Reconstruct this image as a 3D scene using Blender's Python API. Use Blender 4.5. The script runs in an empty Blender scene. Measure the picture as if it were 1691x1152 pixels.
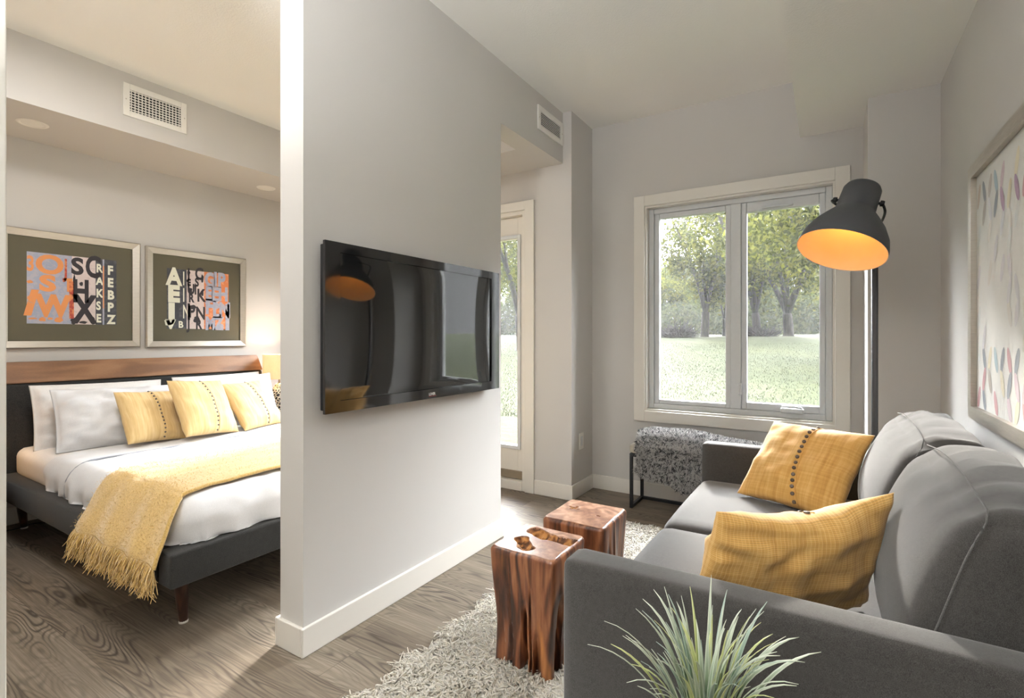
import bpy, bmesh, math, random
import numpy as np
from mathutils import Vector, Matrix, noise as mnoise
PI = math.pi
S = bpy.context.scene
COL = S.collection

def srgb(r, g, b):
    f = lambda c: (c/255/12.92) if c/255 <= .04045 else ((c/255+.055)/1.055)**2.4
    return (f(r), f(g), f(b), 1.0)

# ------------------------------------------------------------------ camera
W_PX, F_PX, CX, CY = 1691, 837.0, 845.5, 557.0
YAW = math.radians(31.975)
cam_d = bpy.data.cameras.new('camera')
cam_d.sensor_width = 36.0
cam_d.lens = F_PX/W_PX*36.0
cam_d.shift_y = (CY-576.0)/W_PX
cam_d.clip_start = .05; cam_d.clip_end = 400
cam = bpy.data.objects.new('camera', cam_d); COL.objects.link(cam)
cam.location = (0, 0, 1.15)
cam.rotation_euler = (PI/2, 0, YAW)
S.camera = cam

# ------------------------------------------------------------------ view, cycles
S.view_settings.view_transform = 'Standard'
S.view_settings.look = 'None'
S.view_settings.gamma = 1.0
S.view_settings.use_curve_mapping = False
S.view_settings.exposure = 0.47
try:
    S.cycles.use_denoising = True
    S.cycles.max_bounces = 8
    S.cycles.diffuse_bounces = 5
    S.cycles.glossy_bounces = 4
    S.cycles.transparent_max_bounces = 12
    S.cycles.sample_clamp_indirect = 6.0
    S.cycles.caustics_reflective = False
    S.cycles.caustics_refractive = False
except Exception:
    pass

# ------------------------------------------------------------------ sky
SKY_HORIZON, SKY_ZENITH = 0.95, 60.0
SUN_AZ = Vector((-.31, .95, 0)).normalized()
SUN_EL = math.radians(26)
GLOW_DIR = Vector((-.265, .945, .19)).normalized()
SUN_DIR = Vector((SUN_AZ.x*math.cos(SUN_EL), SUN_AZ.y*math.cos(SUN_EL), math.sin(SUN_EL)))
world = bpy.data.worlds.new('sky'); S.world = world
world.use_nodes = True
nt = world.node_tree; nt.nodes.clear()
def wn(t, **k):
    n = nt.nodes.new(t)
    for a, b in k.items(): setattr(n, a, b)
    return n
geo = wn('ShaderNodeTexCoord')
sep = wn('ShaderNodeSeparateXYZ'); nt.links.new(geo.outputs['Generated'], sep.inputs[0])
mr = wn('ShaderNodeMapRange'); mr.inputs[1].default_value = .19; mr.inputs[2].default_value = .50
mr.inputs[3].default_value = SKY_HORIZON; mr.inputs[4].default_value = SKY_ZENITH
nt.links.new(sep.outputs[2], mr.inputs[0])
dot = wn('ShaderNodeVectorMath', operation='DOT_PRODUCT'); nt.links.new(geo.outputs['Generated'], dot.inputs[0])
dot.inputs[1].default_value = GLOW_DIR
mg = wn('ShaderNodeMapRange'); mg.inputs[1].default_value = .93; mg.inputs[2].default_value = 1.0
mg.inputs[3].default_value = 0; mg.inputs[4].default_value = 1
nt.links.new(dot.outputs['Value'], mg.inputs[0])
pw = wn('ShaderNodeMath', operation='POWER'); pw.inputs[1].default_value = 3; nt.links.new(mg.outputs[0], pw.inputs[0])
da = wn('ShaderNodeVectorMath', operation='DOT_PRODUCT'); nt.links.new(geo.outputs['Generated'], da.inputs[0]); da.inputs[1].default_value = SUN_AZ
ms = wn('ShaderNodeMapRange'); ms.inputs[1].default_value = -.25; ms.inputs[2].default_value = .65; ms.inputs[3].default_value = .14; ms.inputs[4].default_value = 1.0
nt.links.new(da.outputs['Value'], ms.inputs[0])
mm = wn('ShaderNodeMath', operation='MULTIPLY'); nt.links.new(mr.outputs[0], mm.inputs[0]); nt.links.new(ms.outputs[0], mm.inputs[1])
ml = wn('ShaderNodeMath', operation='MULTIPLY'); ml.inputs[1].default_value = 6; nt.links.new(pw.outputs[0], ml.inputs[0])
ad = wn('ShaderNodeMath', operation='ADD'); nt.links.new(mm.outputs[0], ad.inputs[0]); nt.links.new(ml.outputs[0], ad.inputs[1])
bg = wn('ShaderNodeBackground'); bg.inputs[0].default_value = (.93, .97, 1.0, 1)
nt.links.new(ad.outputs[0], bg.inputs[1])
wo = wn('ShaderNodeOutputWorld'); nt.links.new(bg.outputs[0], wo.inputs[0])

# ------------------------------------------------------------------ sun and daylight portals
sl = bpy.data.lights.new('sun', 'SUN'); sl.energy = 6.5; sl.angle = math.radians(5); sl.color = (1, .93, .82)
so = bpy.data.objects.new('sun', sl); COL.objects.link(so)
so.rotation_euler = SUN_DIR.to_track_quat('Z', 'Y').to_euler(); so.location = (-6, 22, 6)

def portal(name, loc, sx, sz, facing):
    l = bpy.data.lights.new(name, 'AREA'); l.shape = 'RECTANGLE'; l.size = sx; l.size_y = sz
    l.cycles.is_portal = True
    o = bpy.data.objects.new(name, l); COL.objects.link(o); o.location = loc
    o.rotation_euler = Vector(facing).to_track_quat('-Z', 'Y').to_euler()
portal('window_portal', (-.55, 3.80, 1.36), 1.16, 1.47, (0, -1, 0))
portal('door_portal', (-2.37, 3.48, 1.12), .80, 1.62, (0, -1, 0))
portal('bedroom_window_portal', (-3.49, 3.48, 1.37), .62, 1.4, (0, -1, 0))
portal('rear_fill_portal', (-1.6, -2.72, 1.45), 1.4, 1.4, (0, 1, 0))

# ------------------------------------------------------------------ material helpers
class NT:
    def __init__(s, name):
        s.m = bpy.data.materials.new(name); s.m.use_nodes = True
        s.t = s.m.node_tree; s.t.nodes.clear()
        s.out = s.n('ShaderNodeOutputMaterial')
        s.b = s.n('ShaderNodeBsdfPrincipled'); s.l(s.b.outputs[0], s.out.inputs[0])
    def n(s, t, **k):
        n = s.t.nodes.new(t)
        for a, b in k.items(): setattr(n, a, b)
        return n
    def l(s, a, b): s.t.links.new(a, b)
    def put(s, inp, v):
        if isinstance(v, bpy.types.NodeSocket): s.l(v, inp)
        else: inp.default_value = v
    def coord(s, which='Object', scale=(1, 1, 1), off=(0, 0, 0)):
        tc = s.n('ShaderNodeTexCoord'); mp = s.n('ShaderNodeMapping')
        mp.inputs['Scale'].default_value = scale; mp.inputs['Location'].default_value = off
        s.l(tc.outputs[which], mp.inputs[0]); return mp.outputs[0]
    def noise(s, vec, scale=5, detail=3, rough=.5, dist=0):
        n = s.n('ShaderNodeTexNoise'); s.l(vec, n.inputs['Vector'])
        n.inputs['Scale'].default_value = scale; n.inputs['Detail'].default_value = detail
        n.inputs['Roughness'].default_value = rough; n.inputs['Distortion'].default_value = dist
        return n.outputs['Fac']
    def math(s, op, a, b=0.0, c=None):
        n = s.n('ShaderNodeMath', operation=op); s.put(n.inputs[0], a); s.put(n.inputs[1], b)
        if c is not None: s.put(n.inputs[2], c)
        return n.outputs[0]
    def ramp(s, fac, stops, interp='LINEAR'):
        n = s.n('ShaderNodeValToRGB'); s.l(fac, n.inputs[0]); r = n.color_ramp; r.interpolation = interp
        while len(r.elements) < len(stops): r.elements.new(.5)
        for e, (p, c) in zip(r.elements, stops): e.position = p; e.color = c
        return n.outputs[0]
    def mix(s, fac, a, b, mode='MIX'):
        n = s.n('ShaderNodeMix', data_type='RGBA', blend_type=mode)
        s.put(n.inputs[0], fac); s.put(n.inputs[6], a); s.put(n.inputs[7], b)
        return n.outputs[2]
    def bump(s, h, strength=.3, dist=.01):
        n = s.n('ShaderNodeBump'); n.inputs['Strength'].default_value = strength; n.inputs['Distance'].default_value = dist
        s.l(h, n.inputs['Height']); s.l(n.outputs[0], s.b.inputs['Normal'])
    def set(s, **k):
        for a, v in k.items(): s.put(s.b.inputs[a.replace('_', ' ')], v)
        return s.m

def paint(name, c, rough=.6, bump=.08, scale=220):
    t = NT(name); v = t.coord()
    f = t.noise(v, 2.0, 2); lo = tuple(x*.97 for x in c[:3])+(1,)
    t.set(Base_Color=t.mix(f, lo, c), Roughness=rough)
    t.bump(t.noise(v, scale, 2), bump, .002)
    return t.m
def plain(name, c, rough=.5, metal=0.0, spec=.5, grain=60, amt=.06):
    t = NT(name); v = t.coord(); f = t.noise(v, grain, 3)
    lo = tuple(x*(1-amt) for x in c[:3])+(1,)
    t.set(Base_Color=t.mix(f, lo, c), Roughness=rough, Metallic=metal)
    t.b.inputs['Specular IOR Level'].default_value = spec
    return t.m
def fabric(name, ca, cb, scale=400, rough=.9, sheen=.2, bump=.25, big=.0):
    t = NT(name); v = t.coord()
    f = t.noise(v, scale, 3, .7); g = t.noise(v, scale*.13, 2)
    fac = t.math('ADD', t.math('MULTIPLY', f, .88), t.math('MULTIPLY', g, .12))
    t.set(Base_Color=t.ramp(fac, [(.34, ca), (.66, cb)]), Roughness=rough)
    t.b.inputs['Sheen Weight'].default_value = sheen; t.b.inputs['Specular IOR Level'].default_value = .2
    t.bump(f, bump, .003); return t.m
def wood(name, dark, mid, light, scale=(1, 1, 1), ring=30, rough=.4, bump=.1, fine=90):
    t = NT(name); v = t.coord('Object', scale)
    n1 = t.noise(v, 2.2, 2, .5, .3)
    rings = t.math('SINE', t.math('MULTIPLY', n1, ring)); rings = t.math('MULTIPLY_ADD', rings, .5, .5)
    n2 = t.noise(v, fine, 4, .6)
    fac = t.math('ADD', t.math('MULTIPLY', rings, .5), t.math('MULTIPLY', n2, .5))
    t.set(Base_Color=t.ramp(fac, [(.2, dark), (.5, mid), (.8, light)]), Roughness=rough)
    t.bump(fac, bump, .003); return t.m

M = {}
M['wall'] = paint('warm grey wall paint', srgb(200, 197, 193))
M['ceil'] = paint('white stippled ceiling', srgb(241, 239, 234), .8, .5, 130)
M['trim'] = paint('white trim paint', srgb(226, 222, 214), .35, .02)
M['white'] = plain('white enamel', srgb(232, 230, 224), .4)
M['vinyl'] = plain('white vinyl', srgb(215, 218, 220), .35)
M['black_metal'] = plain('black powder coated metal', srgb(30, 31, 33), .5, .3)
M['lamp_grey'] = plain('dark grey lamp enamel', srgb(80, 82, 86), .5, .0, .4)
M['silver'] = None
M['hole'] = plain('dark duct', srgb(28, 28, 28), .8)

# ---- floor planks
def floor_mat():
    t = NT('grey oak vinyl planks'); tc = t.n('ShaderNodeTexCoord'); sp = t.n('ShaderNodeSeparateXYZ')
    t.l(tc.outputs['Object'], sp.inputs[0]); x, y = sp.outputs[0], sp.outputs[1]
    yw = t.math('DIVIDE', y, .185); row = t.math('FLOOR', yw)
    wn1 = t.n('ShaderNodeTexWhiteNoise', noise_dimensions='1D'); t.l(row, wn1.inputs['W'])
    xs = t.math('DIVIDE', t.math('ADD', x, t.math('MULTIPLY', wn1.outputs['Value'], 7.0)), 1.25)
    col = t.math('FLOOR', xs)
    wn2 = t.n('ShaderNodeTexWhiteNoise', noise_dimensions='2D')
    cb = t.n('ShaderNodeCombineXYZ'); t.l(row, cb.inputs[0]); t.l(col, cb.inputs[1]); t.l(cb.outputs[0], wn2.inputs['Vector'])
    idv = wn2.outputs['Value']
    cv = t.n('ShaderNodeCombineXYZ'); t.l(t.math('MULTIPLY', x, .85), cv.inputs[0]); t.l(t.math('MULTIPLY', y, 6.0), cv.inputs[1]); t.l(t.math('MULTIPLY', idv, 40), cv.inputs[2])
    n1 = t.noise(cv.outputs[0], 1.55, 1.2, .45, .25)
    ph = t.math('MULTIPLY', n1, 165.0)
    rg = t.math('POWER', t.math('MULTIPLY_ADD', t.math('SINE', ph), .5, .5), 2.2)
    cm = t.n('ShaderNodeCombineXYZ'); t.l(t.math('MULTIPLY', x, .7), cm.inputs[0]); t.l(t.math('MULTIPLY', y, 4.0), cm.inputs[1]); t.l(t.math('MULTIPLY', idv, 17), cm.inputs[2])
    mk = t.noise(cm.outputs[0], 2.1, 1)
    msk = t.n('ShaderNodeMapRange'); t.l(mk, msk.inputs[0]); msk.inputs[1].default_value = .40; msk.inputs[2].default_value = .66
    cf = t.n('ShaderNodeCombineXYZ'); t.l(t.math('MULTIPLY', x, 2.5), cf.inputs[0]); t.l(t.math('MULTIPLY', y, 90), cf.inputs[1]); t.l(idv, cf.inputs[2])
    fine = t.noise(cf.outputs[0], 1.6, 4, .65)
    base = t.ramp(fine, [(.28, srgb(106, 96, 84)), (.5, srgb(132, 122, 109)), (.75, srgb(158, 149, 136))])
    tone = t.mix(idv, srgb(215, 208, 202), srgb(255, 253, 250))
    base = t.mix(1.0, base, tone, 'MULTIPLY')
    big = t.noise(cm.outputs[0], 5.0, 2)
    base = t.mix(t.math('MULTIPLY', big, .35), base, srgb(84, 76, 67))
    c = t.mix(t.math('MULTIPLY', t.math('MULTIPLY', rg, msk.outputs[0]), .78), base, srgb(52, 46, 40))
    fy = t.math('ABSOLUTE', t.math('SUBTRACT', t.math('FRACT', yw), .5)); fx = t.math('ABSOLUTE', t.math('SUBTRACT', t.math('FRACT', xs), .5))
    edge = t.math('MAXIMUM', t.math('GREATER_THAN', fy, .492), t.math('GREATER_THAN', fx, .4988))
    c = t.mix(t.math('MULTIPLY', edge, .45), c, srgb(70, 62, 54))
    t.set(Base_Color=c, Roughness=t.math('MULTIPLY_ADD', fine, .2, .44)); t.b.inputs['Specular IOR Level'].default_value = .22
    t.bump(t.math('SUBTRACT', fine, t.math('MULTIPLY', edge, .8)), .12, .002)
    return t.m
M['floor'] = floor_mat()

def brushed():
    t = NT('brushed champagne silver'); v = t.coord('Object', (1, 1, 1)); f = t.noise(t.coord('Object', (8, 8, 240)), 3, 3)
    t.set(Base_Color=t.mix(f, srgb(176, 170, 160), srgb(214, 208, 198)), Metallic=.85, Roughness=.38); return t.m
M['silver'] = brushed()
def black_gloss(name, c, r):
    t = NT(name); f = t.noise(t.coord(), 3, 1)
    t.set(Base_Color=c, Roughness=t.math('MULTIPLY_ADD', f, .01, r)); t.b.inputs['IOR'].default_value = 1.85
    return t.m
M['tv_screen'] = black_gloss('glossy black screen', (.004, .0045, .005, 1), .03)
M['tv_bezel'] = black_gloss('piano black bezel', (.006, .006, .007, 1), .06)
def glass():
    t = NT('clear window glass'); t.t.nodes.remove(t.b)
    tr = t.n('ShaderNodeBsdfTransparent'); gl = t.n('ShaderNodeBsdfGlossy'); gl.inputs['Roughness'].default_value = .02
    fr = t.n('ShaderNodeFresnel'); fr.inputs[0].default_value = 1.12
    mx = t.n('ShaderNodeMixShader'); t.l(fr.outputs[0], mx.inputs[0]); t.l(tr.outputs[0], mx.inputs[1]); t.l(gl.outputs[0], mx.inputs[2])
    t.l(mx.outputs[0], t.out.inputs[0]); return t.m
M['glass'] = glass()
M['sofa'] = fabric('charcoal grey tweed', srgb(37, 34, 31), srgb(82, 80, 78), 800, .95, .35, .3)
M['sofa_seam'] = fabric('grey seam piping', srgb(78, 77, 76), srgb(112, 111, 109), 500)
M['bed_fabric'] = fabric('near black linen upholstery', srgb(26, 27, 28), srgb(62, 62, 61), 420, .85, .15, .35)
M['linen'] = fabric('white cotton bed linen', srgb(214, 212, 210), srgb(228, 226, 224), 300, .8, .15, .06)
M['linen2'] = fabric('crisp white duvet cotton', srgb(206, 207, 209), srgb(218, 218, 220), 300, .8, .15, .06)
M['bench_fabric'] = fabric('stone upholstery', srgb(178, 172, 160), srgb(200, 194, 182), 420)
M['walnut_cap'] = wood('walnut headboard cap', srgb(112, 78, 54), srgb(134, 96, 66), srgb(152, 112, 80), (5, .9, 5), 12, .5)
M['leg_wood'] = wood('dark walnut leg', srgb(42, 26, 20), srgb(66, 42, 31), srgb(92, 62, 46), (8, 8, 1), 20, .35)
M['night_wood'] = wood('brown nightstand wood', srgb(96, 64, 42), srgb(130, 90, 60), srgb(156, 112, 78), (1, 1, 8), 20, .45)
def yellow_fabric(name, plaid):
    t = NT(name); tc = t.n('ShaderNodeTexCoord'); sp = t.n('ShaderNodeSeparateXYZ'); t.l(tc.outputs['UV'], sp.inputs[0])
    u, v = sp.outputs[0], sp.outputs[1]
    cv = t.n('ShaderNodeCombineXYZ'); t.l(t.math('MULTIPLY', u, 26), cv.inputs[0]); t.l(t.math('MULTIPLY', v, 1.2), cv.inputs[1])
    st = t.noise(cv.outputs[0], 1.0, 4, .6)
    ch = t.n('ShaderNodeCombineXYZ'); t.l(t.math('MULTIPLY', u, 1.2), ch.inputs[0]); t.l(t.math('MULTIPLY', v, 34), ch.inputs[1])
    sh = t.noise(ch.outputs[0], 1.0, 4, .6)
    k = t.math('ADD', t.math('MULTIPLY', st, .62), t.math('MULTIPLY', sh, .38))
    c = t.ramp(k, [(.3, srgb(186, 134, 62)), (.5, srgb(214, 166, 92)), (.72, srgb(233, 196, 130))])
    if plaid:
        a = t.math('GREATER_THAN', t.math('SINE', t.math('MULTIPLY', v, 420)), .45)
        b = t.math('GREATER_THAN', t.math('SINE', t.math('MULTIPLY', u, 330)), .72)
        c = t.mix(t.math('MULTIPLY', a, .32), c, srgb(126, 92, 46)); c = t.mix(t.math('MULTIPLY', b, .28), c, srgb(240, 206, 142))
    t.set(Base_Color=c, Roughness=.75); t.b.inputs['Sheen Weight'].default_value = .25; t.b.inputs['Specular IOR Level'].default_value = .25
    t.bump(t.noise(t.coord('UV'), 300, 2), .15, .002); return t.m
M['yellow'] = yellow_fabric('mustard slub silk', False)
M['yellow_plaid'] = yellow_fabric('mustard checked cotton', True)
def pale_yellow():
    t = NT('straw slub silk'); tc = t.n('ShaderNodeTexCoord'); sp = t.n('ShaderNodeSeparateXYZ'); t.l(tc.outputs['UV'], sp.inputs[0])
    cv = t.n('ShaderNodeCombineXYZ'); t.l(t.math('MULTIPLY', sp.outputs[0], 22), cv.inputs[0]); t.l(t.math('MULTIPLY', sp.outputs[1], 1.5), cv.inputs[1])
    st = t.noise(cv.outputs[0], 1.0, 4, .6)
    t.set(Base_Color=t.ramp(st, [(.3, srgb(190, 156, 98)), (.5, srgb(206, 176, 122)), (.75, srgb(220, 196, 148))]), Roughness=.75)
    t.b.inputs['Sheen Weight'].default_value = .2; t.bump(st, .1, .003); return t.m
M['straw'] = pale_yellow()
M['button'] = plain('brown shell button', srgb(92, 76, 62), .35, 0, .5)
M['button_bed'] = plain('slate stitched button', srgb(98, 88, 84), .45)
M['mohair'] = fabric('yellow mohair', srgb(184, 148, 80), srgb(218, 186, 118), 160, .95, .6, .8)
M['fringe'] = fabric('yellow wool fringe', srgb(192, 154, 82), srgb(222, 188, 116), 120, .95, .5, .4)

# ------------------------------------------------------------------ object helpers
ROOT = {}
def base_of(o):
    while o.parent: o = o.parent
    return ROOT.get(o.name, Vector((0, 0, 0)))
def tag(o, label=None, cat=None, group=None, kind=None):
    if label: o['label'] = label
    if cat: o['category'] = cat
    if group: o['group'] = group
    if kind: o['kind'] = kind
    return o
def thing(name, loc, label, cat, group=None, kind=None):
    o = bpy.data.objects.new(name, None); COL.objects.link(o); o.empty_display_size = .1
    o.location = loc; ROOT[o.name] = Vector(loc)
    return tag(o, label, cat, group, kind)
def link(name, me, mats, parent=None, smooth=True, label=None):
    o = bpy.data.objects.new(name, me); COL.objects.link(o)
    for m in (mats if isinstance(mats, (list, tuple)) else [mats]): me.materials.append(m)
    if parent is not None:
        o.parent = parent; me.transform(Matrix.Translation(-base_of(parent)))
    if smooth: me.shade_smooth()
    if label: o['label'] = label
    return o
def obj(name, bm, mats, parent=None, smooth=False, label=None, auto=None):
    me = bpy.data.meshes.new(name); bmesh.ops.recalc_face_normals(bm, faces=bm.faces[:])
    bm.to_mesh(me); bm.free()
    o = link(name, me, mats, parent, smooth, label)
    if auto is not None:
        try: me.set_sharp_from_angle(angle=math.radians(auto))
        except Exception: pass
    return o
def struct(name, bm, mats, label=None, parent=None, cat=None, **k):
    o = obj(name, bm, mats, parent, **k)
    if parent is None:
        o['kind'] = 'structure'
        tag(o, label, cat)
    return o
def nb(): return bmesh.new()
def box(bm, x0, x1, y0, y1, z0, z1, bev=0.0, seg=2, mi=0):
    g = bmesh.ops.create_cube(bm, size=1.0); vs = g['verts']
    for v in vs: v.co = Vector((x0+(v.co.x+.5)*(x1-x0), y0+(v.co.y+.5)*(y1-y0), z0+(v.co.z+.5)*(z1-z0)))
    fs = {f for v in vs for f in v.link_faces}
    for f in fs: f.material_index = mi
    if bev > 0:
        es = {e for v in vs for e in v.link_edges}
        bmesh.ops.bevel(bm, geom=list(es), offset=bev, segments=seg, profile=.5, affect='EDGES', clamp_overlap=True)
    return vs
def frame_of(pts, i):
    a = pts[max(i-1, 0)]; b = pts[min(i+1, len(pts)-1)]
    t = (b-a).normalized(); up = Vector((0, 0, 1)) if abs(t.z) < .9 else Vector((1, 0, 0))
    s = t.cross(up).normalized(); return s, s.cross(t).normalized()
def tube(bm, pts, r, n=8, caps=True, mi=0):
    pts = [Vector(p) for p in pts]; rs = r if isinstance(r, (list, tuple)) else [r]*len(pts)
    rings = []
    for i, p in enumerate(pts):
        s, u = frame_of(pts, i)
        rings.append([bm.verts.new(p+(s*math.cos(2*PI*k/n)+u*math.sin(2*PI*k/n))*rs[i]) for k in range(n)])
    for a, b in zip(rings, rings[1:]):
        for k in range(n):
            f = bm.faces.new((a[k], a[(k+1) % n], b[(k+1) % n], b[k])); f.material_index = mi
    if caps:
        for q in (rings[0][::-1], rings[-1]):
            f = bm.faces.new(q); f.material_index = mi
def lathe(bm, prof, c, axis=(0, 0, 1), n=32, close=False, mi=0):
    """prof: list of (radius, height along axis)"""
    q = Vector((0, 0, 1)).rotation_difference(Vector(axis).normalized()); c = Vector(c); rings = []
    for r, h in prof:
        if r < 1e-5: rings.append([bm.verts.new(c+q @ Vector((0, 0, h)))])
        else: rings.append([bm.verts.new(c+q @ Vector((r*math.cos(2*PI*k/n), r*math.sin(2*PI*k/n), h))) for k in range(n)])
    for a, b in zip(rings, rings[1:]):
        for k in range(n):
            l = [a[k % len(a)], a[(k+1) % len(a)], b[(k+1) % len(b)], b[k % len(b)]]
            u = []
            for v in l:
                if v not in u: u.append(v)
            if len(u) > 2:
                f = bm.faces.new(u); f.material_index = mi
    return rings
def grid_mesh(name, P, uv=True):
    """P: array (nu, nv, 3)"""
    P = np.asarray(P, float); nu, nv = P.shape[:2]
    idx = np.arange(nu*nv).reshape(nu, nv)
    F = np.stack([idx[:-1, :-1], idx[1:, :-1], idx[1:, 1:], idx[:-1, 1:]], -1).reshape(-1, 4)
    me = bpy.data.meshes.new(name); me.from_pydata(P.reshape(-1, 3).tolist(), [], F.tolist())
    if uv:
        L = me.uv_layers.new(name='UVMap'); U, V = np.meshgrid(np.linspace(0, 1, nu), np.linspace(0, 1, nv), indexing='ij')
        uvs = np.stack([U.reshape(-1)[F], V.reshape(-1)[F]], -1).reshape(-1)
        L.data.foreach_set('uv', uvs.astype(np.float32))
    return me
def strands(name, roots, dirs, length, rad, bend, rng, segs=4, mats=None, parent=None, mi=None, droop=.0, floor_z=None):
    """many thin three-sided tapered yarns as one mesh"""
    N = len(roots); T = np.linspace(0, 1, segs+1)
    d = dirs/np.linalg.norm(dirs, axis=1, keepdims=True)
    side = rng.normal(size=(N, 3)); side -= (side*d).sum(1, keepdims=True)*d; side /= np.linalg.norm(side, axis=1, keepdims=True)
    oth = np.cross(d, side)
    L = (length if np.ndim(length) else np.full(N, length)).reshape(N, 1, 1)
    B = (rng.uniform(-1, 1, N)*bend).reshape(N, 1, 1)
    t = T.reshape(1, -1, 1)
    ctr = roots[:, None]+d[:, None]*L*t+side[:, None]*L*B*t*t+oth[:, None]*L*(rng.uniform(-.5, .5, N)*bend).reshape(N, 1, 1)*np.sin(t*PI)
    ctr[..., 2] -= droop*(L*t*t)[..., 0]
    if floor_z is not None: ctr[..., 2] = np.maximum(ctr[..., 2], floor_z+rng.uniform(0, .012, (N, 1)))
    R = (rad*(1-.55*t**2))
    V = []
    for k in range(3):
        a = 2*PI*k/3; V.append(ctr+(side[:, None]*math.cos(a)+oth[:, None]*math.sin(a))*R)
    V = np.stack(V, 2)      # N, segs+1, 3, 3
    base = (np.arange(N)*(segs+1)*3).reshape(N, 1, 1)
    s = np.arange(segs).reshape(1, segs, 1)*3; k = np.arange(3).reshape(1, 1, 3); k2 = (k+1) % 3
    F = np.stack([base+s+k, base+s+k2, base+s+3+k2, base+s+3+k], -1).reshape(-1, 4)
    nv = N*(segs+1)*3; nf = len(F)
    me = bpy.data.meshes.new(name); me.vertices.add(nv); me.vertices.foreach_set('co', V.reshape(-1).astype(np.float32))
    me.loops.add(nf*4); me.loops.foreach_set('vertex_index', F.reshape(-1).astype(np.int32))
    me.polygons.add(nf); me.polygons.foreach_set('loop_start', (np.arange(nf)*4).astype(np.int32))
    if mi is not None: 
        me.polygons.foreach_set('material_index', np.repeat(mi, segs*3).astype(np.int32))
    me.update(calc_edges=True)
    return link(name, me, mats, parent, True)
def leaf_cloud(name, centers, sizes, mats, parent, rng, flat=.0):
    """leaves as small folded diamonds"""
    N = len(centers)
    a = rng.normal(size=(N, 3)); a[:, 2] -= .35; a /= np.linalg.norm(a, axis=1, keepdims=True)
    b = rng.normal(size=(N, 3)); b -= (b*a).sum(1, keepdims=True)*a; b /= np.linalg.norm(b, axis=1, keepdims=True)
    c = np.cross(a, b); s = sizes.reshape(N, 1)
    V = np.stack([centers-a*s*.5, centers+b*s*.24+c*s*.08, centers+a*s*.5, centers-b*s*.24+c*s*.08], 1)
    i = np.arange(N)[:, None]*4
    F = np.concatenate([i+np.array([[0, 1, 2]]), i+np.array([[0, 2, 3]])], 1).reshape(-1, 3)
    me = bpy.data.meshes.new(name); me.vertices.add(N*4); me.vertices.foreach_set('co', V.reshape(-1).astype(np.float32))
    nf = len(F); me.loops.add(nf*3); me.loops.foreach_set('vertex_index', F.reshape(-1).astype(np.int32))
    me.polygons.add(nf); me.polygons.foreach_set('loop_start', (np.arange(nf)*3).astype(np.int32))
    if len(mats) > 1: me.polygons.foreach_set('material_index', np.repeat(rng.integers(0, len(mats), N), 2).astype(np.int32))
    me.update(calc_edges=True)
    return link(name, me, mats, parent, False)
def rounded(x0, x1, y0, y1, z0, z1, r, n=10, bulge=(0, 0, 0), deform=None):
    """subdivided rounded box with pillowy faces -> bmesh"""
    bm = nb(); bmesh.ops.create_cube(bm, size=2.0)
    bmesh.ops.subdivide_edges(bm, edges=bm.edges[:], cuts=n, use_grid_fill=True)
    hx, hy, hz = (x1-x0)/2, (y1-y0)/2, (z1-z0)/2; c = Vector(((x0+x1)/2, (y0+y1)/2, (z0+z1)/2))
    for v in bm.verts:
        p = v.co.copy()
        e = [math.copysign(1-(1-abs(k))**1.6 if abs(k) < 1 else 1, k) for k in p]   # pull grid lines toward the edges
        q = Vector((e[0]*hx, e[1]*hy, e[2]*hz))
        core = Vector([max(-h+r, min(h-r, k)) for h, k in zip((hx, hy, hz), q)])
        d = q-core
        if d.length > 1e-9: q = core+d.normalized()*min(r, max(abs(d.x), abs(d.y), abs(d.z)))
        a = [1-min(1, abs(k))**2.2 for k in e]
        q.x += math.copysign(bulge[0], p.x)*a[1]*a[2]*(abs(p.x) > .999)
        q.y += math.copysign(bulge[1], p.y)*a[0]*a[2]*(abs(p.y) > .999)
        q.z += math.copysign(bulge[2], p.z)*a[0]*a[1]*(abs(p.z) > .999)
        v.co = c+q
        if deform: v.co = deform(v.co.copy(), p)
    return bm
def nz(x, y, z=0.0): return mnoise.noise(Vector((x, y, z)))
def catmull(pts, n):
    pts = [Vector(p) for p in pts]; P = [2*pts[0]-pts[1]]+pts+[2*pts[-1]-pts[-2]]; out = []
    for i in range(n):
        f = i/(n-1)*(len(pts)-1); k = min(int(f), len(pts)-2); t = f-k
        p0, p1, p2, p3 = P[k:k+4]
        out.append(.5*((2*p1)+(p2-p0)*t+(2*p0-5*p1+4*p2-p3)*t*t+(3*p1-p0-3*p2+p3)*t*t*t))
    return out

# ================================================================== THE ROOM
XL, XR, YB, YW, YD, ZC = -4.27, .467, -2.6, 3.63, 3.26, 2.75
XT, XT2 = -1.608, -1.744            # the two faces of the partition
bm = nb(); box(bm, XL-.1, XR+.1, YB-.2, 3.85, -.12, 0); struct('floor', bm, M['floor'], 'grey oak plank floor running under bed and sofa', cat='floor')
bm = nb(); box(bm, XL-.1, XR+.1, YB-.2, 3.85, ZC, ZC+.15); struct('ceiling', bm, M['ceil'], 'off-white stippled ceiling above both rooms', cat='ceiling')
def wall(name, boxes, label, mat='wall'):
    bm = nb()
    for b in boxes: box(bm, *b)
    return struct(name, bm, M[mat], label, cat='wall')
wall('wall_left', [(XL-.2, XL, YB-.2, 3.5, 0, ZC)], 'pale wall behind the headboard and framed prints')
wall('wall_right', [(XR, XR+.2, YB-.2, 3.85, 0, ZC)], 'pale wall on the right behind the sofa')
wx0, wx1, wz0, wz1 = -1.129, .034, .622, 2.097
wall('wall_window', [(-1.54, wx0, YW, YW+.2, 0, ZC), (wx1, XR, YW, YW+.2, 0, ZC), (wx0, wx1, YW, YW+.2, 0, wz0), (wx0, wx1, YW, YW+.2, wz1, ZC)], 'grey wall around the living room window')
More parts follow.
